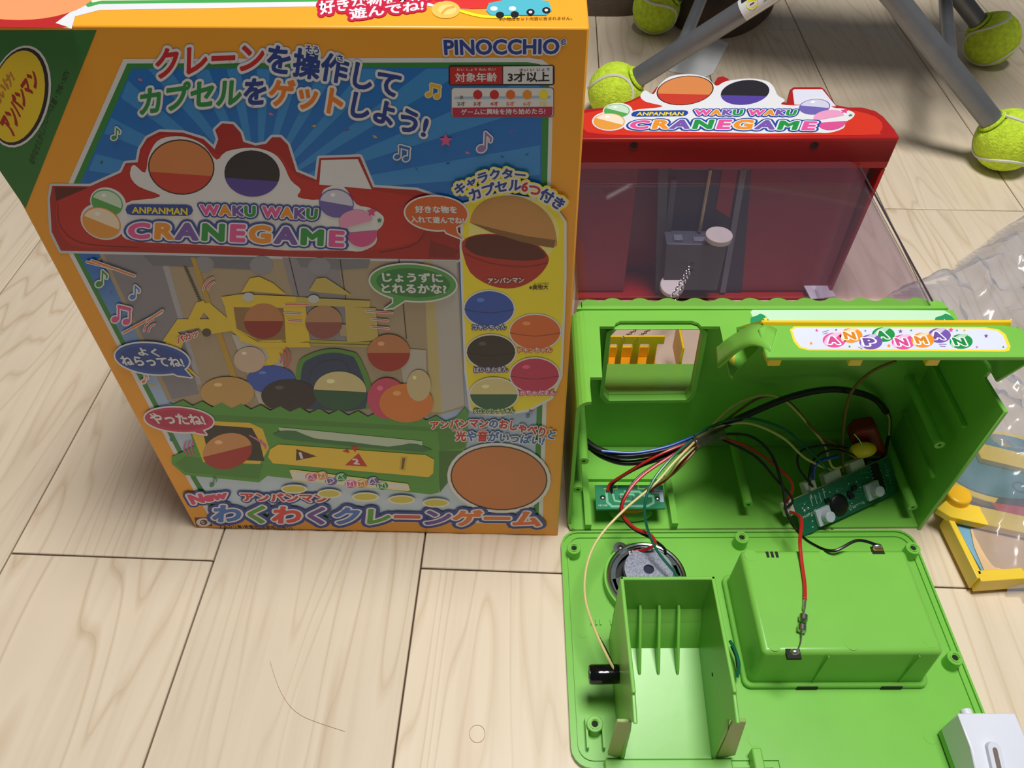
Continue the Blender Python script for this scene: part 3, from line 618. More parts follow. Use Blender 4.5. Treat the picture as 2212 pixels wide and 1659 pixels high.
def top_print():
    a = T(0)
    a.poly([(155, 62), (162, 36), (215, 22), (690, 14), (700, -60), (-60, -60), (-60, 40)], W_)
    a.poly([(190, 16), (215, 9), (1240, -2), (1240, -70), (100, -70)], (70, 170, 84)); a.poly([(200, 6), (220, 2), (1240, -8), (1240, -80), (100, -80)], (250, 236, 205))
    a.poly([(-40, 58), (-30, 40), (60, 34), (150, 10), (215, -20), (120, 50), (150, 60)], (190, 34, 34)); a.ell(40, -30, 175, 74, (244, 160, 104), n=40); a.ell(70, 0, 0.5, .5, W_)
    o = a.done('top_print', box)
    a = T(8); a.ell(1010, -10, 140, 30, W_); a.ell(1020, -14, 120, 34, (226, 54, 50)); a.stroke([(975, 18), (1040, 36), (1120, 38)], 6, YL, sm=4)
    a.ell(963, 22, 31, 19, (246, 196, 90), n=26); a.ell(966, 22, 20, 11, (250, 216, 130)); a.stroke([(955, 30), (965, 20), (980, 16)], 5, (236, 170, 70), sm=3)
    a.done('toy_picture', o)
    a = T(14); cb = (84, 186, 204); a.poly([(1050, 24), (1056, 8), (1085, 2), (1095, -30), (1150, -40), (1160, 0), (1186, 4), (1192, 24), (1180, 34), (1060, 34)], cb); a.poly([(1092, 0), (1100, -26), (1148, -34), (1154, 0)], (206, 196, 214))
    for x in (1067, 1107): a.ell(x, 20, 8, 5, W_, n=16)
    for x, y in ((1146, 28), (1180, 24), (1080, 34), (1112, 33)): a.ell(x, y, 9, 7, BLK, n=16)
    for x, y in ((1146, 28), (1180, 24)): a.ell(x, y, 4, 3, (220, 220, 220), n=12)
    a.done('car_picture', o)
    a = T(14); cr = (206, 30, 66)
    a.warp('好きな物を入れて', [(692, 34), (800, 18), (960, 0)], [(688, 4), (800, -12), (958, -30)], W_, .03, [(.2, cr)])
    a.warp('遊んでね!', [(758, 44), (915, 24)], [(752, 20), (916, 1)], W_, .03, [(.2, cr)], sm=False)
    a.line('※小物はセット内容に含まれません。', 1078, 46, 1236, 44, 7, (120, 80, 30), .015); a.done('badge_lettering', o)
front_print(); top_print()

# ---------------------------------------------------------------- crane game toy lying on its back
TO = Vector((.0393, .3240, 0)); TA = math.radians(-.9)
TL = Local(TO, TA)
toy = thing('crane_game_toy', 'opened toy crane game lying on its back, red top, clear window and hollow green base', 'toy', TO, TA)
ZF, BWT = .1390, .2590
def house():
    YB = .0835
    # left wall + back wall + front face strip as one bent shell
    r = .009; prof = [(.0230, ZF)]
    for k in range(6): a = math.pi / 2 + k * math.pi / 10; prof.append((r + r * math.cos(a), ZF - r + r * math.sin(a)))
    prof = prof[:1] + prof[1:]
    for k in range(5): a = math.pi + k * math.pi / 8; prof.append((.007 + .007 * math.cos(a), .007 + .007 * math.sin(a)))
    prof.append((BWT, 0))
    inn = []
    t = .0025
    n = len(prof)
    for i, p in enumerate(prof):
        a = Vector(prof[max(i - 1, 0)]); b = Vector(prof[min(i + 1, n - 1)]); d = (b - a).normalized(); inn.append((p[0] - d.y * t, p[1] + d.x * t))
    y0 = [.005] + [.0035] * 2 + [.001] * (n - 3)
    b = B()
    # strip polygon on the front face, left of the prize door
    for i in range(n - 1):
        ya, yb = [-.0030 * (1 - q[0] / BWT) if q[1] < .004 else 0 for q in (prof[i], prof[i + 1])]
        lo = [(prof[i][0], ya, prof[i][1]), (prof[i + 1][0], yb, prof[i + 1][1]), (inn[i + 1][0], yb, inn[i + 1][1]), (inn[i][0], ya, inn[i][1])]
        if i == 0: continue
        b.hull8(lo, [(q[0], YB, q[2]) for q in lo])
    o = b.done('base_housing', GREEN, toy)
    # front face with the prize door notch
    zt = ZF
    px = [(1555, 705), (1515, 705), (1508, 697), (1495, 693), (1340, 693), (1330, 698), (1327, 705), (1295, 705), (1301, 815), (1275, 815), (1275, 858)]
    P = [TL.Z(x, y, zt) for x, y in px]
    pts = [Vector((.0085, YB, zt)), Vector((BWT, YB, zt)), Vector((BWT, .066, zt)), Vector((.137, .066, zt)), TL.Z(1592, 800, zt), TL.Z(1584, 814, zt), TL.Z(1577, 808, zt)] + P + [Vector((.0085, .006, zt))]
    B().prism(pts, (0, 0, -.0025)).done('front_panel', GREEN, o, .0004, 1)
    # right side wall with its wavy cut
    W = [TL.X(x, y, BWT) for x, y in ((1988, 1148), (2180, 890), (2150, 842), (2134, 816), (2144, 803), (2143, 792), (2133, 778), (2112, 770))]
    W = [Vector((BWT, q.y, max(0, q.z))) for q in W] + [Vector((BWT, YB, ZF)), Vector((BWT, YB, 0))]
    B().prism(W, (-.0028, 0, 0)).done('side_wall', GREEN, o, .0006, 1)
    # deck with the prize hole
    dy = .0745
    hole = [TL.Y(x, y, dy) for x, y in ((1331, 697), (1508, 697), (1515, 712), (1492, 835), (1480, 850), (1315, 852), (1303, 838), (1318, 712))]
    outer = [Vector((.003, dy, ZF - .002)), Vector((.13, dy, ZF - .002)), Vector((BWT - .002, dy, ZF - .002)), Vector((BWT - .002, dy, .05)), Vector((BWT - .002, dy, .003)), Vector((.06, dy, .003)), Vector((.003, dy, .003)), Vector((.003, dy, .1))]
    B().frame(outer, hole, (0, .0025, 0)).done('deck', GREEN, o)
    c = sum(hole, Vector()) / 8
    cl_ = lambda v: Vector((v.x, v.y, min(v.z, ZF - .0035)))
    B().frame([cl_(c + (h - c) * 1.10) for h in hole], [cl_(c + (h - c) * 1.0) - Vector((0, 0, .0005)) for h in hole], (0, -.006, 0)).done('hole_rim', GREEN, o, .001, 2)
    # sloping chute floor behind the hole
    lz = min(h.z for h in hole)
    x0, x1 = min(h.x for h in hole) - .012, max(h.x for h in hole) + .022
    B().hull8([(x0, dy + .003, lz - .004), (x1, dy + .003, lz - .004), (x1, .137, .030), (x0, .137, .030)], [(x0, dy + .003, lz - .001), (x1, dy + .003, lz - .001), (x1, .137, .033), (x0, .137, .033)]).done('chute_floor', GREEN, o)
    # scalloped fence
    zs = ZF + .0015; pts = [Vector((.004, YB, zs))]; n = 168
    for k in range(n + 1):
        x = .006 + (.2475) * k / n; e = min(1, k / 4, (n - k) / 4)
        pts.append(Vector((x, .0930 - .004 * (1 - e) ** 2 + .0018 * math.cos(2 * math.pi * (x - .029) / .0189) * (1 if k > 8 else .2), zs)))
    pts.append(Vector((.2555, YB, zs)))
    B().prism(pts, (0, 0, -.012)).done('scalloped_fence', GREEN, o, .0006, 1)
    B().box(.0072, .0078, YB + .001, .0905, zs, zs + .0001).done('fence_seam', HOLE, o)
    # screw posts and ribs inside
    def post(px0, px1, z, r=.0028, z1=None):
        p0 = TL.Z(*px0, z); p1 = TL.Z(*px1, z if z1 is None else z1); p1.x = p0.x; p0.y = min(p0.y, dy)
        q = B().cyl(p0, p1, r, 18).done('screw_post', GREEN, o)
        return q, p1
    for x, z, y in ((.0085, .072, .006), (.006, .042, .004), (.131, .018, .008), (.246, .082, .012), (.249, .018, .006)):
        B().ring((x, dy, z), (x, y, z), .0034, .0012, 18).done('screw_post', GREEN, o)
        B().cyl((x, dy, z), (x, y + .002, z), .0013, 10).done('post_bore', HOLE, o)
    for x, z in ((.253, .100), (.2535, .045)): B().box(x, x + .003, .012, dy, z, z + .0022).done('wall_rib', GREEN, o)
    for px0, px1 in (((1262, 1010), (1270, 1145)), ((1447, 1035), (1456, 1142))):
        p0, p1 = TL.Z(*px0, .004), TL.Z(*px1, .004); B().box(p1.x - .0022, p1.x + .0022, p1.y, p0.y + .004, .002, .011).done('floor_rib', GREEN, o)
    p = TL.Z(1270, 1040, .003); q = TL.Z(1440, 1037, .003); B().box(p.x, q.x, p.y, p.y + .0025, .002, .006).done('floor_rib', GREEN, o)
    p = TL.Z(1340, 1110, .003); 
    c = TL.Z(1362, 1108, .006); B().sphere(c, 1, 20, 10, (.016, .007, .006)).done('lamp_cup', GREEN, o)
    B().sphere(c + Vector((0, .001, .005)), 1, 18, 8, (.011, .0050, .005)).done('lamp_lens', mat('amber_lens', (236, 160, 20), .3), o)
    p = TL.Z(1680, 975, .02); q = TL.Z(1890, 990, .02); B().box(p.x, q.x, dy - .006, dy, .018, .021).done('deck_rib', GREEN, o)
    return o
HS = house()

def small_board():
    z = .022; q = [TL.Z(x, y, z) for x, y in ((1288, 1100), (1437, 1098), (1432, 1048), (1285, 1048))]
    PCB = mat('board_green', (44, 132, 92), .35, .06, 200)
    o = B().prism(q, (0, 0, -.0016)).done('led_board', PCB, toy)
    a = Art(lambda x, y: TL.Z(x, y, z), (0, 0, 1), (1220, -1000), -1, 0); tr = (128, 196, 160)
    a.stroke([(1310, 1062), (1312, 1085), (1322, 1094), (1400, 1093), (1412, 1086), (1410, 1072), (1392, 1071), (1380, 1062), (1350, 1062)], 5, tr); a.stroke([(1324, 1068), (1328, 1082), (1340, 1084), (1362, 1083)], 4, tr); a.stroke([(1340, 1068), (1368, 1068), (1372, 1078)], 4, tr)
    a.stroke([(1305, 1056), (1333, 1056), (1333, 1049)], 3, (150, 190, 110)); a.stroke([(1379, 1050), (1379, 1056), (1400, 1056)], 3, (150, 190, 110)); a.poly([(1412, 1058), (1432, 1058), (1434, 1085), (1426, 1085), (1424, 1066), (1412, 1066)], (180, 190, 210))
    a.done('copper_traces', o)
    a = Art(lambda x, y: TL.Z(x, y, z), (0, 0, 1), (1220, -1000), -1, 6); a.line('HS-1160', 1293, 1094, 1312, 1094, 4, (190, 220, 200), .02); a.done('board_lettering', o)
    for x, y in ((1302, 1075), (1420, 1077)):
        c = TL.Z(x, y, z); B().sphere(c, .0022, 14, 8, (1, 1, .6)).done('screw', STEEL, o); B().box(c.x - .0012, c.x + .0012, c.y - .0002, c.y + .0002, c.z + .0009, c.z + .0014).done('screw_slot', BLACK, o)
    for x, y in ((1312, 1062), (1324, 1062), (1340, 1075), (1355, 1073), (1370, 1076), (1392, 1064), (1410, 1064)):
        c = TL.Z(x, y, z); B().box(c.x - .0011, c.x + .0011, c.y - .0014, c.y + .0014, z, z + .0012).done('solder_pad', TIN, o, .0005, 1)
    for x in (1302, 1420):
        c = TL.Z(x, 1075, .01); B().cyl((c.x, c.y, .002), (c.x, c.y, z - .0016), .0022, 12).done('board_post', GREEN, o)
small_board()

def panel():
    zt = .178; x0 = .1165
    o = B()
    a = TL.Z(1655, 770, zt); bq = TL.Z(1662, 703, zt)
    # top slab
    o.prism([Vector((a.x, -.001, zt)), Vector((.2615, -.001, zt)), Vector((.2625, .0190, zt)), Vector((.259, .0247, zt)), Vector((.252, .0262, zt)), Vector((a.x + .006, .0262, zt)), Vector((a.x + .0005, .0237, zt))], (0, 0, -.0025))
    pn = o.done('control_panel', GREEN, toy, .0008, 2)
    # flared left flank
    prof = spline([(a.x + .003, .003, zt - .0002), (a.x - .001, .009, zt - .001), (a.x - .006, .015, zt - .006), (a.x - .0105, .020, zt - .017), (a.x - .013, .024, zt - .028), (a.x - .0150, .029, ZF - .0004)], 5); n = len(prof)
    bm = bmesh.new(); G = []
    for i, q in enumerate(prof):
        t = i / (n - 1); yb_ = .0215 + .026 * t; G.append([bm.verts.new((q.x + .006 * u * (1 - t) + .002 * u, q.y + (yb_ - q.y) * u, q.z)) for u in (0, .33, .66, 1)])
    for A_, B_ in zip(G, G[1:]):
        for k in range(3): fc = bm.faces.new([A_[k], A_[k + 1], B_[k + 1], B_[k]]); fc.smooth = True
    bmesh.ops.recalc_face_normals(bm, faces=bm.faces); me = bpy.data.meshes.new('panel_flank'); bm.to_mesh(me); bm.free(); me.materials.append(GREEN)
    fo = link('panel_flank', me, pn); sd = fo.modifiers.new('s', 'SOLIDIFY'); sd.thickness = .0018; sd.offset = 0
    B().hull8([(.2605, .0, zt - .001), (.2625, .0, zt - .001), (.2655, .02, ZF - .004), (.2635, .02, ZF - .004)], [(.2605, .0257, zt - .001), (.2625, .0257, zt - .001), (.2655, .06, ZF - .004), (.2635, .06, ZF - .004)]).done('panel_flank', GREEN, pn, .0005, 1)
    # yellow control face sloping away behind
    B().prism([Vector((a.x + .006, .0257, zt - .0035)), Vector((a.x + .003, .0272, zt + .0012)), Vector((.257, .0272, zt + .0012)), Vector((.257, .0257, zt - .0035))], (0, .0022, 0)).done('panel_rim', YEL, pn, .0004, 1)
    B().hull8([(a.x + .003, .0277, zt - .001), (.258, .0277, zt - .001), (.258, .062, ZF + .001), (a.x + .004, .062, ZF + .001)], [(a.x + .003, .0292, zt + .001), (.258, .0292, zt + .001), (.258, .064, ZF + .003), (a.x + .004, .064, ZF + .003)]).done('control_face', YEL, pn)
    for x in (a.x + .003, .156, .2005): B().box(x, x + .0075, .001, .012, zt - .0095, zt - .002).done('button_stem', YEL, pn, .0006, 1)
    B().box(x0 - .003, x0 + .005, .017, .024, ZF + .018, ZF + .028).done('button_stem', mat('amber_plastic', (238, 165, 10), .35), pn, .001, 2)
    B().hull8([(a.x + .001, .0257, zt - .0035), (.258, .0257, zt - .0035), (.258, .064, ZF - .001), (a.x + .003, .064, ZF - .001)], [(a.x + .001, .0272, zt - .002), (.258, .0272, zt - .002), (.258, .066, ZF + .0005), (a.x + .003, .066, ZF + .0005)]).done('panel_back', GREEN, pn)
    P = lambda b: Art(lambda x, y: TL.Z(x, y, zt), (0, 0, 1), (1220, -1000), -1, b)
    k = P(0)
    k.poly([(1716, 705), (2128, 707), (2158, 712), (2172, 722), (2183, 748), (2180, 758), (2170, 760), (1745, 757), (1726, 752), (1714, 738), (1706, 712)], (246, 222, 70)); k.poly([(1720, 708), (2126, 710), (2154, 715), (2166, 724), (2176, 748), (2170, 756), (1748, 754), (1730, 749), (1719, 736), (1711, 713)], (222, 228, 244))
    st = k.done('name_sticker', pn)
    k = P(4); name_balls(k, [(1802, 735), (1838, 725), (1881, 739), (1908, 723), (1951, 739), (1993, 735), (2029, 725), (2076, 738)], 25, 16); k.done('name_lettering', st)
    k = P(4)
    for x, y, r, c in ((1764, 714, 4, PNK), (1806, 713, 3, PUR), (1869, 715, 3, (70, 140, 220)), (1945, 716, 5, PUR), (1968, 714, 3, GR2), (2054, 713, 6, PNK), (2067, 714, 3, (70, 140, 220)), (2083, 714, 3, OR2), (1835, 749, 3, GR2), (1920, 747, 5, OR2), (2110, 750, 3, PNK), (2167, 750, 3, GR2), (1752, 742, 4, OR2), (2130, 726, 5, PUR)):
        k.star(x, y, r, c); k.L -= 1
    k.L += 1
    for q in (((1776, 718), (1790, 714)), ((1778, 722), (1788, 719)), ((2028, 744), (2044, 744)), ((2030, 748), (2042, 749)), ((1854, 750), (1862, 754)), ((1860, 748), (1868, 752))): k.stroke(q, 1.2, PUR); k.L -= 1
    k.done('sticker_stars', st)
    # strip sticker on the front face
    S = lambda b: Art(lambda x, y: TL.Z(x, y, ZF), (0, 0, 1), (1220, -1000), -1, b)
    k = S(0); k.poly([(1628, 668), (2040, 671), (2052, 678), (2062, 700), (1700, 702), (1632, 700), (1621, 674)], (196, 236, 202)); ss = k.done('strip_sticker', toy)
    k = S(3); dg = (40, 150, 96)
    for x, w in ((1640, 26), (2040, 28)): k.poly([(x - w * .7, 702), (x - w * .7, 687), (x - w * .2, 682), (x + w * .1, 678), (x + w * .55, 684), (x + w * .9, 702)], dg, 3)
    k.star(1654, 690, 6, (240, 226, 90)); k.star(2040, 695, 6, (240, 240, 200)); k.done('bush_picture', ss)['kind'] = 'stuff'
    # yellow lining seen through the flank slot
    q = [TL.Z(x, y, ZF + .0004) for x, y in ((1563, 765), (1572, 742), (1583, 736), (1590, 752), (1586, 790), (1578, 788))]; B().prism(q, (0, 0, -.0003)).done('lining_sticker', mat('lining_yellow', (226, 206, 70), .4), HS)
panel()

def window():
    x0, x1, z1, y0, y1 = .0045, .2430, .149, .086, .2545; t = .0014; r = .010
    prof = [(x0 - .001, .002)]
    for k in range(7): a = math.pi - k * math.pi / 12; prof.append((x0 + r + r * math.cos(a), z1 - r + r * math.sin(a)))
    for k in range(7): a = math.pi / 2 - k * math.pi / 12; prof.append((x1 - r + r * math.cos(a), z1 - r + r * math.sin(a)))
    prof.append((x1 + .001, .002)); n = len(prof)
    bm = bmesh.new(); ra = [bm.verts.new((p[0], y0, p[1])) for p in prof]; rb = [bm.verts.new((p[0], y1, p[1])) for p in prof]
    for i in range(n - 1): bm.faces.new([ra[i], ra[i + 1], rb[i + 1], rb[i]])
    me = bpy.data.meshes.new('cabinet_window'); bm.to_mesh(me); bm.free()
    me.materials.append(glass('clear_styrene', (.93, .90, .95), haze=.02, hazecol=(205, 190, 215))); o = link('cabinet_window', me, toy)
    so = o.modifiers.new('s', 'SOLIDIFY'); so.thickness = t
    B().tube([(x1 + .0005, y0, z1 - .004), (x1 + .0005, y1, z1 - .004)], .0007, 6).done('window_edge', mat('window_edge', (70, 60, 74), .2), o)
    B().box(x0 + .01, .150, .14, .2525, .0005, .0025).done('backboard', mat('beige_card', (204, 184, 156), .6), toy)
    q = [TL.Z(x, y, .012) for x, y in ((1733, 610), (1772, 590), (1806, 640), (1752, 645))]; B().prism(q, (0, 0, -.0012)).done('paper_patch', mat('paper_white', (226, 226, 234), .7), toy)
window()

def header():
    zt = .170; y0 = .2550; xl, xr = -.0035, .2590
    cr = [(1262, 296), (1931, 296), (1938, 280), (1922, 252), (1892, 239), (1862, 231), (1832, 231), (1806, 226), (1781, 191), (1774, 188), (1713, 188), (1706, 193), (1700, 222), (1690, 218), (1668, 196), (1660, 182), (1650, 175), (1636, 172), (1624, 176), (1616, 186), (1592, 188), (1580, 176), (1572, 168), (1562, 164), (1550, 166), (1544, 176), (1546, 190), (1530, 190), (1506, 178), (1475, 172), (1440, 177), (1418, 187), (1406, 203), (1388, 203), (1360, 217), (1310, 231), (1262, 236)]
    P = [TL.Z(x, y, zt) for x, y in cr]
    P[0] = Vector((xl, y0, zt)); dr = .0090; P[1] = Vector((xr + dr, y0, zt)); P[2] = Vector((xr + dr + .0003, P[2].y, zt)); P[3] = Vector((min(P[3].x, xr + dr - .002), P[3].y, zt)); P[-1] = Vector((xl - .002, P[-1].y - .004, zt))
    cb = B(); n_ = len(P); A_ = [cb.bm.verts.new(p) for p in P]; D_ = [cb.bm.verts.new(p + Vector((-dr * .028 / zt if k in (1, 2, 3) else 0, 0, -.028))) for k, p in enumerate(P)]
    for t_ in tessellate_polygon([P]): cb.bm.faces.new([A_[i] for i in t_]); cb.bm.faces.new([D_[i] for i in reversed(t_)])
    for i in range(n_): cb.bm.faces.new([A_[i], A_[(i + 1) % n_], D_[(i + 1) % n_], D_[i]])
    o = cb.done('canopy', RED, toy, .0010, 2)
    yb = .298; t = .003
    b = B()
    xh = lambda z: xr + dr * z / zt; zc = zt - .0285
    b.prism([Vector((xl, y0, .1475)), Vector((xh(.1475), y0, .1475)), Vector((xh(zt - .002), y0, zt - .002)), Vector((xl, y0, zt - .002))], (0, t, 0)); b.hull8([(xr - t, y0, 0), (xr, y0, 0), (xr, yb, 0), (xr - t, yb, 0)], [(xh(zc) - t, y0, zc), (xh(zc), y0, zc), (xh(zc), yb, zc), (xh(zc) - t, yb, zc)]); b.box(xl, xl + t, y0, yb, 0, zt - .004); b.box(xl + t, xr - t, y0, yb, 0, .004); b.box(xl + t, xr - t, yb - t, yb, .004, zt - .02)
    b.done('canopy_shell', RED, o, .0008, 1)
    din = mat('dark_red_plate', (150, 22, 38), .4)
    B().box(xl + t, .064, .262, .265, .006, .146).done('guide_plate', din, o); B().box(.139, xr - t, .262, .265, .006, .146).done('guide_plate', din, o)
    for x, y in ((1369, 314), (1759, 314)):
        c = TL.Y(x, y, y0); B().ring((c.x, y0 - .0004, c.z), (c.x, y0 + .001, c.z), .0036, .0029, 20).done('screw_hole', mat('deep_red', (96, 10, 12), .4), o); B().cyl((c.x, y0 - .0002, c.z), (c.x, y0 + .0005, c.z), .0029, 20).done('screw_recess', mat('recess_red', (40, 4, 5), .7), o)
    # raised orange-red field under the sticker
    fld = [(1270, 286), (1330, 292), (1480, 293), (1860, 292), (1900, 286), (1906, 268), (1890, 252), (1850, 240), (1800, 236), (1730, 225), (1690, 228), (1640, 222), (1420, 205), (1392, 208), (1360, 222), (1300, 238), (1255, 246), (1240, 262)]
    k = Art(lambda x, y: TL.Z(x, y, zt), (0, 0, 1), (1220, -1000), -1, 0); k.poly(fld, (218, 52, 32), 2); k.poly([(1712, 196), (1716, 193), (1776, 193), (1806, 230), (1716, 226)], (226, 226, 242)); k.done('sticker_field', o)
    k = Art(lambda x, y: TL.Z(x, y, zt), (0, 0, 1), (1220, -1000), -1, 4)
    # box picture frame -> this sticker (homography by four anchors, perspective handled on the plane)
    src = [(276, 514), (744, 533), (746, 440), (222, 450)]; dst = [(1357, 280), (1759, 283), (1776, 232), (1322, 247)]
    A = []; bb = []
    for (x, y), (u, v) in zip(src, dst):
        A.append([x, y, 1, 0, 0, 0, -u * x, -u * y]); bb.append(u); A.append([0, 0, 0, x, y, 1, -v * x, -v * y]); bb.append(v)
    h = solve(A, bb)
    sticker(k, lambda x, y: ((h[0] * x + h[1] * y + h[2]) / (h[6] * x + h[7] * y + 1), (h[3] * x + h[4] * y + h[5]) / (h[6] * x + h[7] * y + 1)))
    k.done('title_sticker', o)
    return o
def solve(A, b):
    n = len(b); M = [r[:] + [v] for r, v in zip(A, b)]
    for i in range(n):
        p = max(range(i, n), key=lambda r: abs(M[r][i])); M[i], M[p] = M[p], M[i]
        for r in range(n):
            if r != i:
                f = M[r][i] / M[i][i]
                M[r] = [u - f * v for u, v in zip(M[r], M[i])]
    return [M[i][n] / M[i][i] for i in range(n)]
HD = header()

def carriage():
    gd = mat('grey_plastic', (78, 84, 92), .4); gl = mat('grey_rail', (112, 120, 130), .35); nv = mat('navy_plastic', (38, 42, 66), .45)
    yr = .261
    c = [TL.Y(x, y, yr) for x, y in ((1418, 632), (1602, 632), (1624, 356), (1424, 356))]
    o = B().prism([Vector((q.x, yr, max(.005, q.z))) for q in c], (0, .004, 0)).done('carriage_rail', nv, toy)
    def bar(p0, p1, w, m, nm='rail_bar', y=yr, d=.003):
        a, b_ = TL.Y(*p0, y), TL.Y(*p1, y); dr = (b_ - a).normalized(); s = Vector((-dr.z, 0, dr.x)) * w / 2
        return B().prism([a + s, b_ + s, b_ - s, a - s], (0, -d, 0)).done(nm, m, o)
    bar((1452, 359), (1618, 359), .003, gl); bar((1606, 360), (1560, 628), .005, gl); bar((1455, 385), (1428, 628), .005, gd); bar((1432, 360), (1424, 630), .008, gd)
    q = [TL.Y(x, y, yr - .0005) for x, y in ((1560, 365), (1594, 365), (1576, 470), (1546, 450))]; B().prism(q, (0, -.0008, 0)).done('rail_window', mat('dark_red_plate', (150, 22, 38)), o)
    a, b_ = TL.Y(1535, 366, yr - .004), TL.Y(1511, 500, yr - .004); B().cyl(a, b_, .0016, 12).done('guide_rod', mat('brass_rod', (186, 172, 140), .3, .05, 60, .7), o)
    # carriage block
    yf = .240; k = [TL.Y(x, y, yf) for x, y in ((1432, 627), (1548, 627), (1572, 530), (1440, 527))]
    zt = k[2].z; B().prism(k, (0, yr - yf - .0005, 0)).done('carriage_block', gd, o, .0008, 2)
    c = TL.Y(1466, 506, .247); B().box(c.x - .004, c.x + .004, .243, .251, zt, zt + .004).done('block_lug', gl, o, .0006, 1)
    c = TL.Y(1510, 500, .247); B().box(c.x - .004, c.x + .012, .243, .249, zt, zt + .003).done('block_lug', gl, o, .0006, 1)
    wm = mat('ivory_plastic', (214, 210, 198), .4)
    c = TL.Y(1553, 510, .236); B().cyl((c.x, c.y, c.z - .003), (c.x, c.y, c.z + .002), .0115, 32).done('wheel', wm, o, .0006, 2)
    c = TL.Y(1452, 618, .236); B().cyl((c.x, c.y + .002, c.z - .003), (c.x, c.y, c.z + .002), .0110, 32).done('wheel', wm, o, .0006, 2)
    for x, y in ((1495, 569), (1494, 584)):
        c = TL.Y(x, y, yf); B().cyl((c.x, yf - .0003, c.z), (c.x, yf + .001, c.z), .0016, 14).done('chain_hole', BLACK, o)
    return TL.Y(1492, 572, yf), TL.Y(1492, 584, yf)
CH0, CH1 = carriage()

# claw and its chain, lying loose inside the window
def claw():
    yc = .150; pl = lambda x, y: TL.Y(x, y, yc)
    o0 = pl(1365, 777)
    base = TL.M @ Vector((o0.x, yc, 0))
    cl = thing('crane_claw', 'yellow slotted claw on a steel ball chain inside the clear window', 'claw', base, TA)
    off = Vector((o0.x, yc, 0))
    def loc(p): return Vector(p) - off
    a, b_, c, d = [loc(pl(*p)) for p in ((1306, 800), (1424, 800), (1413, 727), (1313, 727))]
    zs = [a.z, d.z]; w = (b_.x - a.x)
    # comb plate: top bar, bottom bar and four uprights
    B().box(a.x, b_.x, 0, .002, zs[1] - .009, zs[1]).done('claw_jaw', YEL, cl, .0006, 2)
    for x0, x1 in ((1306, 1317), (1331, 1344), (1364, 1381), (1400, 1418)):
        p, q = loc(pl(x0, 760)), loc(pl(x1, 760)); B().box(p.x, q.x, 0, .002, zs[0] - .006, zs[1] - .008).done('claw_tine', YEL, cl, .0005, 1)
    B().box(a.x, b_.x, 0, .024, zs[0] - .010, zs[0] - .006).done('claw_floor', mat('amber_plastic', (238, 165, 10)), cl, .0005, 1)
    B().box(a.x, b_.x, .022, .024, zs[0] - .006, zs[0] + .006).done('claw_jaw', YEL, cl, .0005, 1)
    p = loc(pl(1470, 730)); q = loc(pl(1492, 777)); B().box(p.x, p.x + .002, -.012, .02, q.z - .004, p.z).done('claw_jaw', YEL, cl, .0005, 1)
    for st, en in ((CH0, pl(1346, 728)), (CH1, pl(1374, 730))):
        b = B(); p0, p1 = loc(st), loc(en) + Vector((0, -.001, 0)); mid = (p0 + p1) / 2 + Vector((.004, 0, -.012))
        P = spline([p0, mid, p1], 40); acc = 0; last = P[0]; k = 0
        for i in range(1, len(P)):
            acc += (P[i] - P[i - 1]).length
            if acc >= .0021:
                acc = 0; d_ = (P[i] - P[i - 1]).normalized(); u = d_.orthogonal().normalized(); v = d_.cross(u); c = P[i]; ax = u if k % 2 else v; k += 1
                s2 = d_.cross(ax)
                ring = [c + d_ * .0016 * math.cos(t) + s2 * .001 * math.sin(t) for t in [2 * math.pi * j / 8 for j in range(9)]]
                b.tube(ring, .0004, 4, False)
        o = b.done('chain', STEEL, cl); o['kind'] = 'stuff'
    return cl
claw()

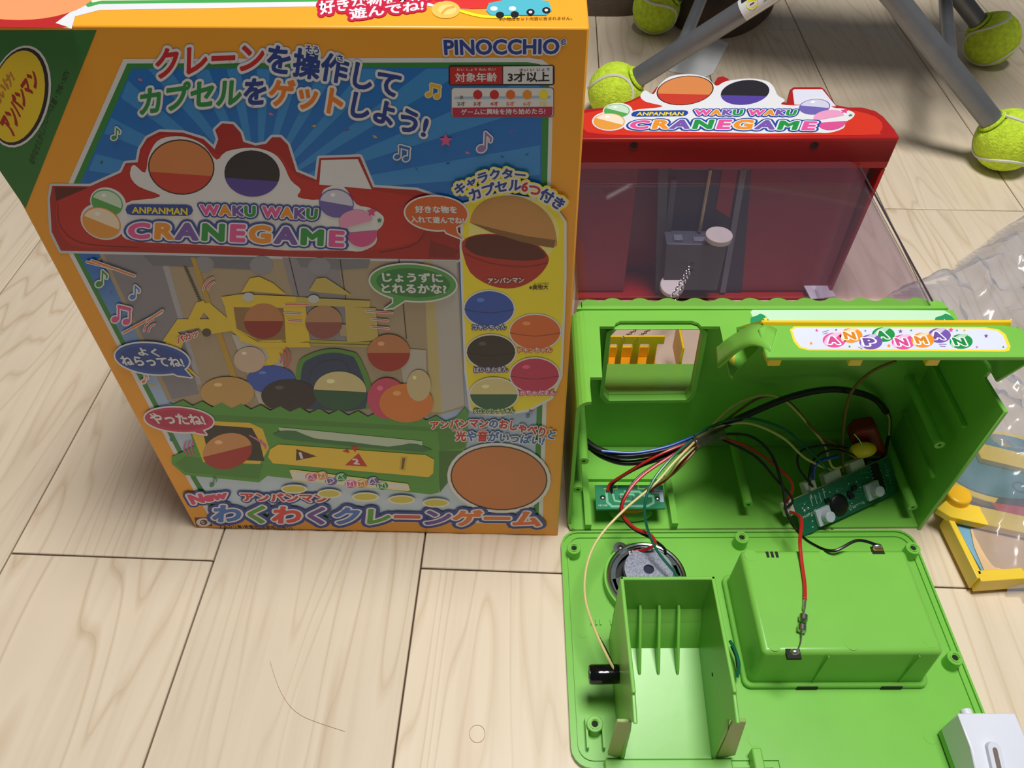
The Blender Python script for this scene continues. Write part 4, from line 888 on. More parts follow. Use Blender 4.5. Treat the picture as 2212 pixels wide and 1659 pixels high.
# ---------------------------------------------------------------- bottom plate
PO = Vector((.0340, .3185, 0)); PA = math.radians(-.5)
PLc = Local(PO, PA)
plate = thing('base_plate', 'flat green bottom plate with battery box and prize chute lying before the toy', 'toy part', PO, PA)
PW, PD = .2545, .163
def rr(x0, y0, x1, y1, r, z, n=6):
    pts = []
    for cx, cy, a0 in ((x1 - r, y1 - r, 0), (x0 + r, y1 - r, 90), (x0 + r, y0 + r, 180), (x1 - r, y0 + r, 270)):
        for k in range(n):
            a = math.radians(a0 + k * 90 / (n - 1)); pts.append(Vector((cx + r * math.cos(a), cy + r * math.sin(a), z)))
    return pts
def base_plate():
    def outline(e, z):
        r = .012 - e * .7; P = []
        for cx, cy, a0, rr_ in ((PW - e - r, -e - r, 0, r), (e + r, -e - r, 90, r), (e + r, -PD + e + r, 180, r)):
            for k in range(6):
                t = math.radians(a0 + k * 18); P.append(Vector((cx + rr_ * math.cos(t), cy + rr_ * math.sin(t), z)))
        return P + [Vector((.118 + e, -PD + e, z)), Vector((.118 + e, -PD - .019 + e, z)), Vector((PW - e, -PD - .019 + e, z))]
    b = B(); b.prism(outline(0, 0), (0, 0, .0030)); o = b.done('plate', GREEN, plate, .0006, 2)
    B().frame(outline(0, .003), outline(.0014, .003), (0, 0, .0016)).done('plate_lip', GREEN, o)
    B().frame(outline(.0042, .003), outline(.0056, .003), (0, 0, .0014)).done('plate_lip', GREEN, o)
    for x, y, h in ((1240, 1183, .012), (1603, 1160, .013), (1973, 1183, .013), (2064, 1420, .013), (1285, 1563, .012)):
        c = PLc.Z(x, y, h); B().ring((c.x, c.y, .0025), (c.x, c.y, h), .0049, .0019, 24).done('screw_boss', GREEN, plate, .0004, 1); B().cyl((c.x, c.y, .0025), (c.x, c.y, h - .0015), .0020, 14).done('boss_bore', HOLE, plate)
        B().ring((c.x, c.y, h), (c.x, c.y, h + .0006), .0034, .0026, 20).done('boss_collar', GREEN, plate)
    # raised walkway around the front left boss
    c = PLc.Z(1285, 1600, .003); B().box(c.x - .0055, c.x - .0042, c.y - .006, c.y + .012, .003, .009).done('boss_wall', GREEN, plate); B().box(c.x + .0042, c.x + .0055, c.y - .006, c.y + .012, .003, .009).done('boss_wall', GREEN, plate)
    # ejector marks
    for x, y in ((1630, 1598), (1465, 1450), (1260, 1365), (2010, 1592)):
        c = PLc.Z(x, y, .003); B().cyl((c.x, c.y, .003), (c.x, c.y, .0032), .0042, 24).done('mould_mark', GREEN, plate)
    for x0 in (1278, 1288, 1297, 1320, 1328, 1335):
        c = PLc.Z(x0, 1345, .003); B().box(c.x - .0006, c.x + .0006, c.y - .002, c.y + .002, .003, .0045).done('vent_rib', GREEN, plate)
    c = PLc.Z(1630, 1635, .01); B().box(c.x - .002, c.x + .004, c.y - .012, c.y + .004, .003, .014).done('front_tab', GREEN, plate, .001, 2)
    return o
base_plate()
def battery():
    zb, zt = .003, .046
    TLq, TR, BR, BLq = [PLc.Z(x, y, zt) for x, y in ((1597, 1188), (1955, 1186), (2040, 1403), (1652, 1417))]
    x0, x1 = (TLq.x + BLq.x) / 2, (TR.x + BR.x) / 2; y1, y0 = (TLq.y + TR.y) / 2, (BLq.y + BR.y) / 2
    e = .0013
    b = B(); fs = b.hull8([(x0 - e, y0 - e, zb), (x1 + e, y0 - e, zb), (x1 + e, y1 + e, zb), (x0 - e, y1 + e, zb)], [(x0, y0, zt), (x1, y0, zt), (x1, y1, zt), (x0, y1, zt)])
    o = b.done('battery_box', GREEN, plate, .0032, 4)
    for q in o.data.polygons: q.use_smooth = True
    f = .0042
    B().frame(rr(x0 - f, y0 - f, x1 + f, y1 + f, .005, .003), rr(x0 - .001, y0 - .001, x1 + .001, y1 + .001, .003, .003), (0, 0, .0042)).done('box_flange', GREEN, o, .001, 2)
    for u in (.27, .76): B().box(x0 + (x1 - x0) * u, x0 + (x1 - x0) * u + .013, y0 - f - .0004, y0 - f + .002, .0032, .0068).done('flange_gap', HOLE, o)
    for u in (.36, .86): B().box(x0 + (x1 - x0) * u, x0 + (x1 - x0) * u + .0005, y0 - .0019, y0 - .0008, .008, zt - .002).done('box_seam', GREEN, o)
    for x in (1658, 1668, 1678):
        c = PLc.Z(x, 1198, zt); B().box(c.x - .0009, c.x + .0009, c.y - .0022, c.y + .0022, zt, zt + .0002).done('vent_slot', HOLE, o)
    for x, y in ((1783, 1200), (1622, 1200), (1672, 1392), (1840, 1390), (2010, 1385)):
        c = PLc.Z(x, y, zt); B().cyl((c.x, c.y, zt), (c.x, c.y, zt + .00012), .0042, 26).done('mould_mark', GREEN, o)
    # contact tabs
    c = PLc.Z(1896, 1190, zt); B().box(c.x - .004, c.x + .004, c.y - .0024, c.y + .0030, zt - .0005, zt + .00025).done('tab_slot', HOLE, o); B().box(c.x - .0032, c.x + .0032, c.y - .001, c.y + .003, zt, zt + .0012).done('contact_tab', mat('brass', (150, 130, 70), .35, .1, 90, .9), o); B().sphere(c + Vector((0, .0025, .0018)), .0022, 10, 6, (1.5, .8, .7)).done('solder', TIN, o); cA = c + Vector((0, .003, .0022))
    c = PLc.Z(1714, 1412, zt); B().box(c.x - .0042, c.x + .0042, c.y - .003, c.y + .0030, zt - .002, zt + .00025).done('tab_slot', HOLE, o); s = Vector((c.x + .0008, y0 + .0004, zt - .0008)); B().sphere(s, .0030, 12, 8, (1.1, .8, 1.1)).done('solder', TIN, o)
    return zt, cA, s, (x0, x1, y0, y1)
BZ, BTA, BTB, BQ = battery()

def chute():
    h = .083; t = .0022
    Q = [PLc.Z(x, y, h) for x, y in ((1342, 1245), (1545, 1245), (1597, 1520), (1364, 1520))]
    x0, x1 = (Q[0].x + Q[3].x) / 2, (Q[1].x + Q[2].x) / 2; y1, y0 = Q[0].y, Q[2].y
    o = B().box(x0, x1, y1 - t, y1, .003, h).done('prize_chute', GREEN, plate, .0006, 2)
    yF = PLc.Z(1430, 1637, .01).y
    for sx, nm in ((x0, 'l'), (x1 - t, 'r')):
        W = [Vector((sx, y1, .003)), Vector((sx, y1, h)), Vector((sx, y0 + .006, h)), Vector((sx, y0 + .006, h - .0025)), Vector((sx, y0 - .008, h - .006)), Vector((sx, yF + .004, h - .024)), Vector((sx, yF + .001, h - .034)), Vector((sx, yF, .003))]
        B().prism(W, (t, 0, 0)).done('chute_wall', GREEN, o, .0006, 2)
    xa, xb = x0 + t, x1 - t
    # inner ramp
    prof = [(y1 - t, .047), (y1 - .008, .040), (y1 - .016, .0225), (yF, .0085)]
    b = B()
    for (ya, za_), (yb, zb) in zip(prof, prof[1:]):
        b.hull8([(xa, ya, za_ - .002), (xb, ya, za_ - .002), (xb, yb, zb - .002), (xa, yb, zb - .002)], [(xa, ya, za_), (xb, ya, za_), (xb, yb, zb), (xa, yb, zb)])
    b.done('chute_floor', GREEN, o)
    for px in (1380, 1421, 1463):
        c = PLc.Z(px, 1370, .04); B().prism([Vector((c.x, y1 - t, .053)), Vector((c.x, y1 - .006, .0515)), Vector((c.x, y1 - .030, .0225)), Vector((c.x, y1 - .032, .0185)), Vector((c.x, y1 - t, .03))], (.0018, 0, 0)).done('chute_rib', GREEN, o, .0005, 1)
    # front flanges and lip
    for q in (((1333, 1560), (1363, 1560), (1349, 1642), (1313, 1632)), ((1583, 1558), (1612, 1560), (1588, 1632), (1546, 1642))):
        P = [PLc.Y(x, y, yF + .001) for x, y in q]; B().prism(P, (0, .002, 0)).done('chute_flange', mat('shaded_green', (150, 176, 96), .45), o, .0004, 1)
    a, c = PLc.Z(1306, 1643, .01), PLc.Z(1583, 1643, .01); B().box(a.x, c.x, yF - .012, yF, .003, .0085).done('chute_lip', GREEN, o, .001, 2)
    c = PLc.X(1539, 1457, xb); B().cyl((xb - .0002, c.y, c.z), (xb + .0004, c.y, c.z), .0011, 12).done('pin_hole', HOLE, o)
    return x0, y1, h, x1
CHX, CHY, CHH, CHX1 = chute()

def speaker():
    c = PLc.Z(1396, 1250, .010); R = .0272
    sp = B().ring((c.x, c.y, .003), (c.x, c.y, .0115), R + .0016, R - .0002, 48).done('speaker', GREEN, plate)
    fm = mat('dark_steel', (120, 128, 130), .3, .1, 120, 1.0)
    B().torus((c.x, c.y, .0118), (0, 0, 1), R - .0012, .0016, 48, 8).done('speaker_rim', mat('bright_steel', (205, 212, 214), .22, .1, 120, 1.0), sp)
    B().cyl((c.x, c.y, .004), (c.x, c.y, .0055), R - .001, 40).done('speaker_cone', mat('cone_black', (24, 26, 30), .6), sp)
    B().ring((c.x, c.y, .011), (c.x, c.y, .0118), R - .0015, R - .006, 40).done('basket_ring', fm, sp)
    for k in range(4):
        a = math.pi / 4 + k * math.pi / 2 - .55; d = Vector((math.cos(a), math.sin(a), 0)); s = Vector((-d.y, d.x, 0)) * .0042
        p0, p1 = c + d * .012, c + d * (R - .004); B().hull8([Vector((q.x, q.y, .010)) for q in (p0 - s, p1 - s, p1 + s, p0 + s)], [Vector((q.x, q.y, .0118)) for q in (p0 - s, p1 - s, p1 + s, p0 + s)]).done('basket_arm', fm, sp)
    m = c + Vector((.0012, .003, 0)); mz = mat('zinc_plate', (150, 154, 170), .4, .35, 900, .8)
    B().cyl((m.x, m.y, .009), (m.x, m.y, .0155), .0172, 40).done('magnet', mat('ferrite', (38, 38, 42), .5), sp); B().ring((m.x, m.y, .0155), (m.x, m.y, .0175), .0165, .0036, 40).done('magnet_plate', mz, sp); B().cyl((m.x, m.y, .0155), (m.x, m.y, .0158), .0036, 20).done('pole_hole', mat('pole_dark', (60, 62, 84), .3, .05, 50, .6), sp)
    w = PLc.Z(1340, 1184, .0125); B().cyl((w.x, w.y, .003), (w.x, w.y, .0115), .003, 18).done('screw_boss', GREEN, sp); B().cyl((w.x, w.y, .0115), (w.x, w.y, .0125), .0049, 28).done('washer', STEEL, sp); B().sphere((w.x, w.y, .0127), .0023, 14, 8, (1, 1, .7)).done('screw', STEEL, sp); B().sphere((w.x, w.y, .0143), .0008, 8, 6).done('screw_recess', BLACK, sp)
    tb = PLc.Z(1390, 1192, .014); B().box(tb.x - .010, tb.x + .012, tb.y - .0015, tb.y + .0015, .0118, .0128).done('terminal_strip', mat('strip_white', (200, 196, 190), .5), sp)
    out = []
    for x, y in ((1368, 1191), (1437, 1200)):
        q = PLc.Z(x, y, .0145); B().sphere(q, .0014, 8, 6, (1.4, 1, .8)).done('solder', TIN, sp); out.append(PLc.M @ q)
    return out
SPK = speaker()

# wired motor sleeve fixed to the chute
def sleeve():
    p0 = PLc.Z(1274, 1457, .036); p1 = Vector((CHX + .0006, p0.y, p0.z)); r = .0058
    w0 = PLc.M @ p1
    o = thing('sensor_sleeve', 'glossy black taped tube sticking out of the green prize chute side', 'sensor', w0, PA)
    L = p0.x - p1.x
    b = B(); P = [Vector((L, 0, 0)), Vector((L * .97, 0, 0)), Vector((L * .6, 0, 0)), Vector((L * .1, .0003, 0)), Vector((0.0012, 0, 0))]
    b.tube(P, [r * .93, r, r * 1.02, r * .98, r * .9], 22); b.done('tape_sleeve', mat('black_gloss_tape', (10, 10, 12), .12, .1, 60, bump=.15, bscale=120), o)
    B().ring((L - .0004, 0, 0), (L + .0006, 0, 0), r * .9, r * .5, 18).done('sleeve_end', BLACK, o)
    return w0 + Vector((-.002, -.001, .004))
SLV = sleeve()

# ---------------------------------------------------------------- loose circuit board
def board():
    BLc, BR, TLc, TR = [Vector(q) for q in (WL.Z(1737, 1158, .006), WL.Z(1941, 1062, .008), WL.Z(1729, 1072, .026), WL.Z(1932, 978, .027))]
    ux = (BR - BLc).normalized(); uy = (TLc - BLc); uy = (uy - ux * uy.dot(ux)).normalized(); nz = ux.cross(uy)
    w = ((BR - BLc).length + (TR - TLc).length) / 2; h = ((TLc - BLc).length + (TR - BR).length) / 2 * .96
    o = bpy.data.objects.new('circuit_board', None); COL.objects.link(o); o.empty_display_size = .01
    o.matrix_world = Matrix(((ux.x, uy.x, nz.x, BLc.x), (ux.y, uy.y, nz.y, BLc.y), (ux.z, uy.z, nz.z, BLc.z), (0, 0, 0, 1)))
    tag(o, 'loose green circuit board with two white push buttons hanging by wires in green base', 'circuit board')
    PCB = mat('board_dark', (24, 104, 72), .3, .1, 250)
    bd = B().box(0, w, 0, h, -.0016, 0).done('board', PCB, o); B().box(-.0003, w + .0003, h - .0002, h + .0003, -.0015, -.0001).done('board_edge', mat('fibre_edge', (150, 160, 110), .6), bd)
    U = lambda a, b_: Vector((a * w, b_ * h, 0))
    # map art in board units (u 0..1000, v 0..)
    A = Art(lambda x, y: Vector((x / 1000 * w, y / 1000 * h, 0)), (0, 0, 1), (0, 0), 1, 0); tr = (58, 150, 108); si = (170, 196, 176)
    rnd = random.Random(3)
    for k in range(26):
        x, y = rnd.uniform(150, 900), rnd.uniform(120, 900); P = [(x, y)]
        for j in range(3):
            x += rnd.choice([-60, 0, 60, 90]); y += rnd.choice([-90, 0, 90]); P.append((min(980, max(20, x)), min(960, max(30, y))))
        A.stroke(P, 9, tr); A.L -= 1
    A.L += 1
    for k in range(46):
        x, y = rnd.uniform(60, 960), rnd.uniform(80, 940); A.ell(x, y, 8, 20, si, n=10); A.L -= 1
    A.L += 1
    for x in (160, 205, 250, 295): A.stroke([(x, 640), (x, 900)], 7, si); A.L -= 1
    A.done('copper_traces', bd)
    a2 = Art(lambda x, y: Vector((x / 1000 * w, y / 1000 * h, 0)), (0, 0, 1), (0, 0), 1, 4)
    a2.warp('KP-3120071JC', [(420, 120), (640, 120)], [(420, 185), (640, 185)], si, .02, sm=False); a2.warp('MOTO', [(40, 430), (150, 430)], [(40, 500), (150, 500)], si, .02, sm=False); a2.done('board_lettering', bd)
    wb = mat('button_white', (196, 204, 214), .4)
    for u, v in ((.215, .30), (.735, .36)):
        c = U(u, v); k = B().box(c.x - .0062, c.x + .0062, c.y - .0062, c.y + .0062, 0, .0035).done('push_button', wb, o, .0006, 2); B().cyl((c.x + .0005, c.y, .0035), (c.x + .0005, c.y, .0095), .0040, 24).done('button_cap', wb, k, .0005, 2)
    c = U(.40, .36); B().sphere(c, 1, 24, 10, (.0078, .0085, .0022)).done('chip_blob', mat('epoxy_black', (14, 14, 16), .4), o)
    for u, v in ((.30, .62), (.52, .55), (.58, .62), (.53, .45)):
        c = U(u, v); B().box(c.x - .002, c.x + .002, c.y - .0015, c.y + .0015, 0, .0018).done('small_chip', BLACK, o)
    c = U(.83, .62); B().box(c.x - .003, c.x + .003, c.y - .012, c.y + .010, 0, .0022).done('driver_chip', BLACK, o); b = B()
    for k in range(8):
        for sx in (-1, 1): b.box(c.x + sx * .0038 - .0008, c.x + sx * .0038 + .0008, c.y - .011 + k * .0028, c.y - .0098 + k * .0028, .0002, .0008)
    q = b.done('chip_pins', TIN, o); q['kind'] = 'stuff'
    b = B()
    for k in range(8): p = U(.945, .32 + k * .075); b.sphere(p, .0008, 6, 4)
    q = b.done('solder_points', TIN, o); q['kind'] = 'stuff'
    for u, v in ((.07, .62), (.11, .64)): B().sphere(U(u, v), .0015, 8, 6).done('solder', TIN, o)
    cm = mat('connector_nylon', (206, 206, 190), .5); out = []
    for u, wd_ in ((.21, .010), (.44, .015), (.70, .013)):
        c = U(u, 1.0); B().box(c.x - wd_ / 2, c.x + wd_ / 2, c.y - .002, c.y + .007, -.008, -.0016).done('connector', cm, o, .0006, 1); out.append(o.matrix_world @ Vector((c.x, c.y + .006, -.005)))
    c = U(.02, .78); B().box(c.x - .009, c.x + .002, c.y - .005, c.y + .006, -.007, -.0016).done('connector', cm, o, .0006, 1); out.append(o.matrix_world @ Vector((c.x - .008, c.y + .003, -.004)))
    # parts behind the top edge
    return out, o.matrix_world.copy(), w, h
CONN, BM_, BW_, BH_ = board()
def motor():
    c = WL.Z(1880, 955, .036)
    o = thing('wrapped_motor', 'dark red wrapped block behind the circuit board with a yellow capacitor', 'motor', (c.x, c.y, .0))
    dr = mat('dark_red_wrap', (120, 18, 18), .5, .2, 60, bump=.2, bscale=90)
    q = [WL.Y(x, y, c.y - .004) - Vector((c.x, c.y, 0)) for x, y in ((1836, 950), (1850, 932), (1895, 924), (1916, 975), (1910, 985), (1850, 985))]
    B().prism(q, (0, .012, 0)).done('motor_body', dr, o, .002, 2)
    k = WL.Y(1864, 972, c.y - .010) - Vector((c.x, c.y, 0)); B().sphere(k, 1, 20, 12, (.0098, .005, .0072)).done('capacitor', mat('yellow_capacitor', (236, 200, 30), .35), o)
    B().tube(spline([k + Vector((-.002, -.001, .006)), k + Vector((-.006, .001, .011)), k + Vector((-.010, .003, .015))], 5), .0004, 6).done('lead', STEEL, o)
    B().cyl((0, .002, 0), (0, .002, .012), .006, 16).done('motor_foot', BLACK, o)
motor()

# ---------------------------------------------------------------- wires
WR = {'red': mat('wire_red', (190, 34, 30), .35), 'black': mat('wire_black', (16, 16, 18), .35), 'green': mat('wire_teal', (12, 96, 70), .3), 'yellow': mat('wire_cream', (214, 200, 130), .4), 'blue': mat('wire_blue', (24, 70, 170), .35), 'brown': mat('wire_brown', (120, 84, 40), .4)}
def wire(nm, col, pts, r=.00095, parent=None, k=9):
    o = B().tube(spline(pts, k), r, 8).done(nm, WR[col], parent); return o
hub = WL.Z(1525, 950, .062)
hn = thing('wire_harness', 'bundle of coloured wires taped together inside the open green base', 'wires', (hub.x, hub.y, 0))
def H(*P):
    "list of (px, py, z) or world vectors, into the harness frame"
    return [(WL.Z(*p) if not isinstance(p, Vector) else p) - Vector((hub.x, hub.y, 0)) for p in P]
hz = .062
wire('cable', 'black', H((1262, 950, .055), (1290, 970, .055), (1340, 985, .056), (1400, 980, .058), (1460, 965, .060), (1525, 938, hz), (1600, 902, .068), (1700, 860, .078), (1780, 842, .082), (1840, 845, .080), (1890, 862, .070), (1915, 890, .056)), .0024, hn)
wire('cable', 'black', H((1264, 958, .050), (1300, 985, .050), (1350, 1000, .050), (1410, 992, .052), (1470, 972, .056), (1525, 945, .060)), .0020, hn)
wire('wire', 'black', H((1800, 842, .082), (1860, 850, .075), (1905, 875, .06), (1922, 905, .04), (1918, 950, .034), (1905, 990, .022), CONN[2] + Vector((.008, .002, 0))), .0012, hn)
wire('wire', 'yellow', H((1912, 886, .050), (1921, 905, .045), (1920, 940, .040)), .0008, hn)
wire('wire', 'blue', H((1300, 974, .060), (1370, 978, .060), (1440, 965, .062), (1500, 942, .064)), .0010, hn)
wire('wire', 'yellow', H((1530, 930, .066), (1580, 880, .07), (1640, 855, .074), (1690, 862, .072), (1740, 910, .060), (1780, 960, .048), (1800, 1010, .032), CONN[2]), .0009, hn)
wire('wire', 'brown', H((1545, 925, .064), (1640, 860, .070), (1700, 866, .068), (1760, 930, .056), (1810, 965, .045), (1850, 990, .034)), .0010, hn)
wire('wire', 'green', H((1500, 940, .066), (1560, 912, .068), (1620, 904, .068), (1690, 925, .062), (1740, 965, .052), (1775, 1000, .042), CONN[1]), .0010, hn)
wire('wire', 'yellow', H((1505, 945, .066), (1560, 920, .066), (1620, 915, .066), (1690, 945, .060), (1740, 990, .048), CONN[1] + Vector((.003, .001, 0))), .0009, hn)
wire('wire', 'black', H((1560, 938, .062), (1620, 942, .060), (1665, 980, .054), (1690, 1050, .042), (1700, 1110, .034), (1725, 1150, .028), (1755, 1175, .040), (1800, 1190, .050), PLc.M @ (BTA + Vector((-.014, .001, .004))), PLc.M @ BTA), .0010, hn)
wire('wire', 'red', H((1560, 945, .060), (1620, 968, .056), (1680, 1010, .048), (1712, 1050, .036), CONN[3]), .0010, hn)
wire('wire', 'black', H((1560, 950, .058), (1630, 985, .052), (1680, 1040, .042), (1712, 1080, .030), CONN[3] + Vector((0, -.002, 0))), .0010, hn)
wire('wire', 'black', H(CONN[0], (1755, 1050, .034), (1725, 1010, .044), (1730, 975, .050), (1780, 962, .050), (1830, 968, .042)), .0009, hn)
wire('wire', 'black', H(CONN[0] + Vector((.003, 0, 0)), (1748, 1030, .036), (1760, 990, .044), (1800, 972, .046), (1850, 985, .036)), .0009, hn)
wire('wire', 'blue', H(CONN[0] + Vector((.005, 0, 0)), (1758, 1010, .038), (1775, 995, .042), (1810, 985, .040)), .0013, hn)
wire('wire', 'brown', H((1935, 780, .125), (1880, 805, .110), (1838, 850, .085), (1822, 920, .055), (1820, 980, .036), CONN[1] + Vector((.010, 0, 0))), .0011, hn)
# left fan towards lamp board, speaker, sleeve
wire('wire', 'red', H((1500, 952, .062), (1440, 975, .060), (1390, 1000, .052), (1340, 1030, .036), (1318, 1045, .028), (1312, 1060, .0235)), .0010, hn)
wire('wire', 'black', H((1505, 958, .060), (1450, 985, .056), (1390, 1005, .048), (1340, 1032, .034), (1322, 1048, .028), (1322, 1062, .0235)), .0010, hn)
wire('wire', 'black', H((1500, 958, .062), (1440, 990, .060), (1380, 1030, .054), (1348, 1075, .048), (1342, 1110, .040), (1365, 1140, .032), (1410, 1165, .026), (1435, 1185, .020), SPK[1]), .0010, hn)
wire('wire', 'red', H((1505, 955, .063), (1450, 985, .062), (1385, 1030, .056), (1350, 1075, .050), (1345, 1110, .043), (1370, 1140, .036), (1405, 1155, .030), (1415, 1175, .026), (1395, 1187, .020), SPK[0]), .0011, hn)
wire('wire', 'green', H((1495, 950, .066), (1450, 990, .064), (1410, 1040, .058), (1393, 1090, .050), (1398, 1140, .040), (1420, 1190, .032), (1460, 1240, .028), (1470, 1262, .026)), .0010, hn)
wire('wire', 'yellow', H((1500, 955, .064), (1455, 1000, .060), (1415, 1045, .054), (1350, 1100, .050), (1295, 1160, .046), (1268, 1220, .044), (1264, 1290, .042), (1285, 1360, .042), (1318, 1430, .042), SLV), .0009, hn)
wire('wire', 'black', H((1286, 1362, .040), (1310, 1405, .040), (1330, 1450, .042)), .0006, hn)
wire('wire', 'red', H((1508, 962, .058), (1470, 1000, .050), (1440, 1035, .036), (1415, 1052, .028), (1408, 1060, .0235)), .0010, hn)
wire('wire', 'brown', H((1512, 962, .058), (1478, 1000, .052), (1445, 1030, .038), (1400, 1055, .026), (1394, 1060, .0235)), .0010, hn)
wire('wire', 'yellow', H((1505, 960, .060), (1465, 1000, .056), (1440, 1030, .042), (1400, 1054, .026)), .0009, hn)
B().tube(H((1500, 958, .062), (1530, 946, .064), (1562, 936, .064)), [.0050, .0056, .0048], 12).done('tape_wrap', glass('clear_tape', (.62, .64, .55), haze=.25, hazecol=(120, 120, 100), bump=.4), hn)
P = H((1805, 812, .070), (1835, 800, .072), (1845, 838, .066), (1800, 846, .066)); B().prism(P, (0, -.0004, .0003)).done('tape_strip', MATS['clear_tape'], hn)
# teal wire end beside the chute
w0 = PLc.M @ Vector((CHX1 + .002, -.10, .003))
gw = thing('loose_wire', 'short dark green wire end poking out beside the prize chute', 'wire', (w0.x, w0.y, 0))
B().tube(spline([WL.Z(*p) - Vector((w0.x, w0.y, 0)) for p in ((1577, 1385, .012), (1588, 1405, .014), (1596, 1435, .014), (1592, 1463, .010))], 6), .0011, 8).done('insulation', WR['green'], gw); B().tube(spline([WL.Z(*p) - Vector((w0.x, w0.y, 0)) for p in ((1580, 1396, .010), (1590, 1420, .010), (1594, 1448, .008))], 6), .0009, 8).done('insulation', WR['black'], gw)
# fuse with its leads on the battery box
def fuse():
    z = BZ + .0019; c = WL.Z(1734, 1345, z + .0016)
    o = thing('glass_fuse', 'small glass fuse with red wire lying on top of the green battery box', 'fuse', (c.x, c.y, 0))
    L = lambda *p: WL.Z(*p) - Vector((c.x, c.y, 0))
    p0, p1, p2, p3 = L(1736, 1328, z + .0016), L(1735, 1341, z + .0016), L(1733, 1350, z + .0016), L(1732, 1364, z + .0016)
    B().cyl(p0, p1, .0026, 18).done('end_cap', STEEL, o, .0004, 1); B().cyl(p2, p3, .0026, 18).done('end_cap', STEEL, o, .0004, 1); B().cyl(p1, p2, .0022, 16).done('glass_tube', glass('fuse_glass', (.85, .9, .85)), o)
    B().tube([p1, p2], .0003, 6).done('fuse_filament', STEEL, o)
    B().tube(spline([p3, L(1730, 1385, BZ + .0012), L(1724, 1402, BZ + .001), (PLc.M @ BTB) - Vector((c.x, c.y, -.001))], 6), .0005, 6).done('lead', TIN, o)
    B().tube(spline([p0, L(1737, 1315, BZ + .002), L(1739, 1292, BZ + .002)], 5), [.0005] * 5 + [.001] * 5 + [.0012], 8).done('solder_joint', TIN, o)
    B().tube(spline([L(1739, 1296, BZ + .002), L(1738, 1260, BZ + .0014), L(1732, 1215, BZ + .002), L(1728, 1170, BZ + .004), L(1730, 1120, .036), (CONN[3] + Vector((.004, -.004, -.001))) - Vector((c.x, c.y, 0))], 8), .0012, 8).done('wire', WR['red'], o)
fuse()

# ---------------------------------------------------------------- white coin box
def coin_box():
    p = WL.Z(2024, 1582, .0045); x0, y1 = p.x, p.y; zt = .0350
    e = WL.Z(2190, 1535, zt); x1 = e.x; yf = WL.Z(2100, 1620, zt).y
    o = thing('coin_box', 'white plastic box with a coin slot on the front corner of the green plate', 'box', (x0, y1, 0), math.radians(-.3))
    w = x1 - x0
    b = B(); prof = [Vector((0, 0, .0105)), Vector((0, 0, zt)), Vector((0, yf - y1, zt)), Vector((0, yf - y1 - .034, zt - .012)), Vector((0, yf - y1 - .034, .0105))]
    b.prism(prof, (w, 0, 0)); bd = b.done('box_body', WHITEP, o, .0009, 3)
    B().prism([Vector((.0003, -.0003, .0049)), Vector((.0003, -.0003, .0105)), Vector((.0003, yf - y1 - .0335, .0105)), Vector((.0003, yf - y1 - .0335, .0049))], (w - .0006, 0, 0)).done('mount', GREEN, o)
    B().cyl((.0075, -.001, zt - .004), (.0075, .003, zt - .004), .0032, 18).done('lug', WHITEP, o)
    sl = Vector((0, -.034, -.012)).normalized(); nn = Vector((0, -.012, .034)).normalized(); s0 = Vector((.0115, yf - y1 + .0005, zt + .0002))
    pts = []
    for k in range(9): a = math.pi * k / 8; pts.append(s0 + Vector((.0036 * math.cos(a), 0, 0)) - sl * (.0036 * math.sin(a)))
    pts += [s0 + Vector((-.0036, 0, 0)) + sl * .026, s0 + Vector((.0036, 0, 0)) + sl * .026]
    B().prism([q - nn * .001 for q in pts], nn * .004).done('slot_rim', WHITEP, o, .0006, 2)
    pts = []
    for k in range(9): a = math.pi * k / 8; pts.append(s0 + Vector((.0013 * math.cos(a), 0, 0)) - sl * (.0013 * math.sin(a) - .0005))
    pts += [s0 + Vector((-.0013, 0, 0)) + sl * .024, s0 + Vector((.0013, 0, 0)) + sl * .024]
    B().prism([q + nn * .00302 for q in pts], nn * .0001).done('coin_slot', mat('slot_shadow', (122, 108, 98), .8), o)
coin_box()

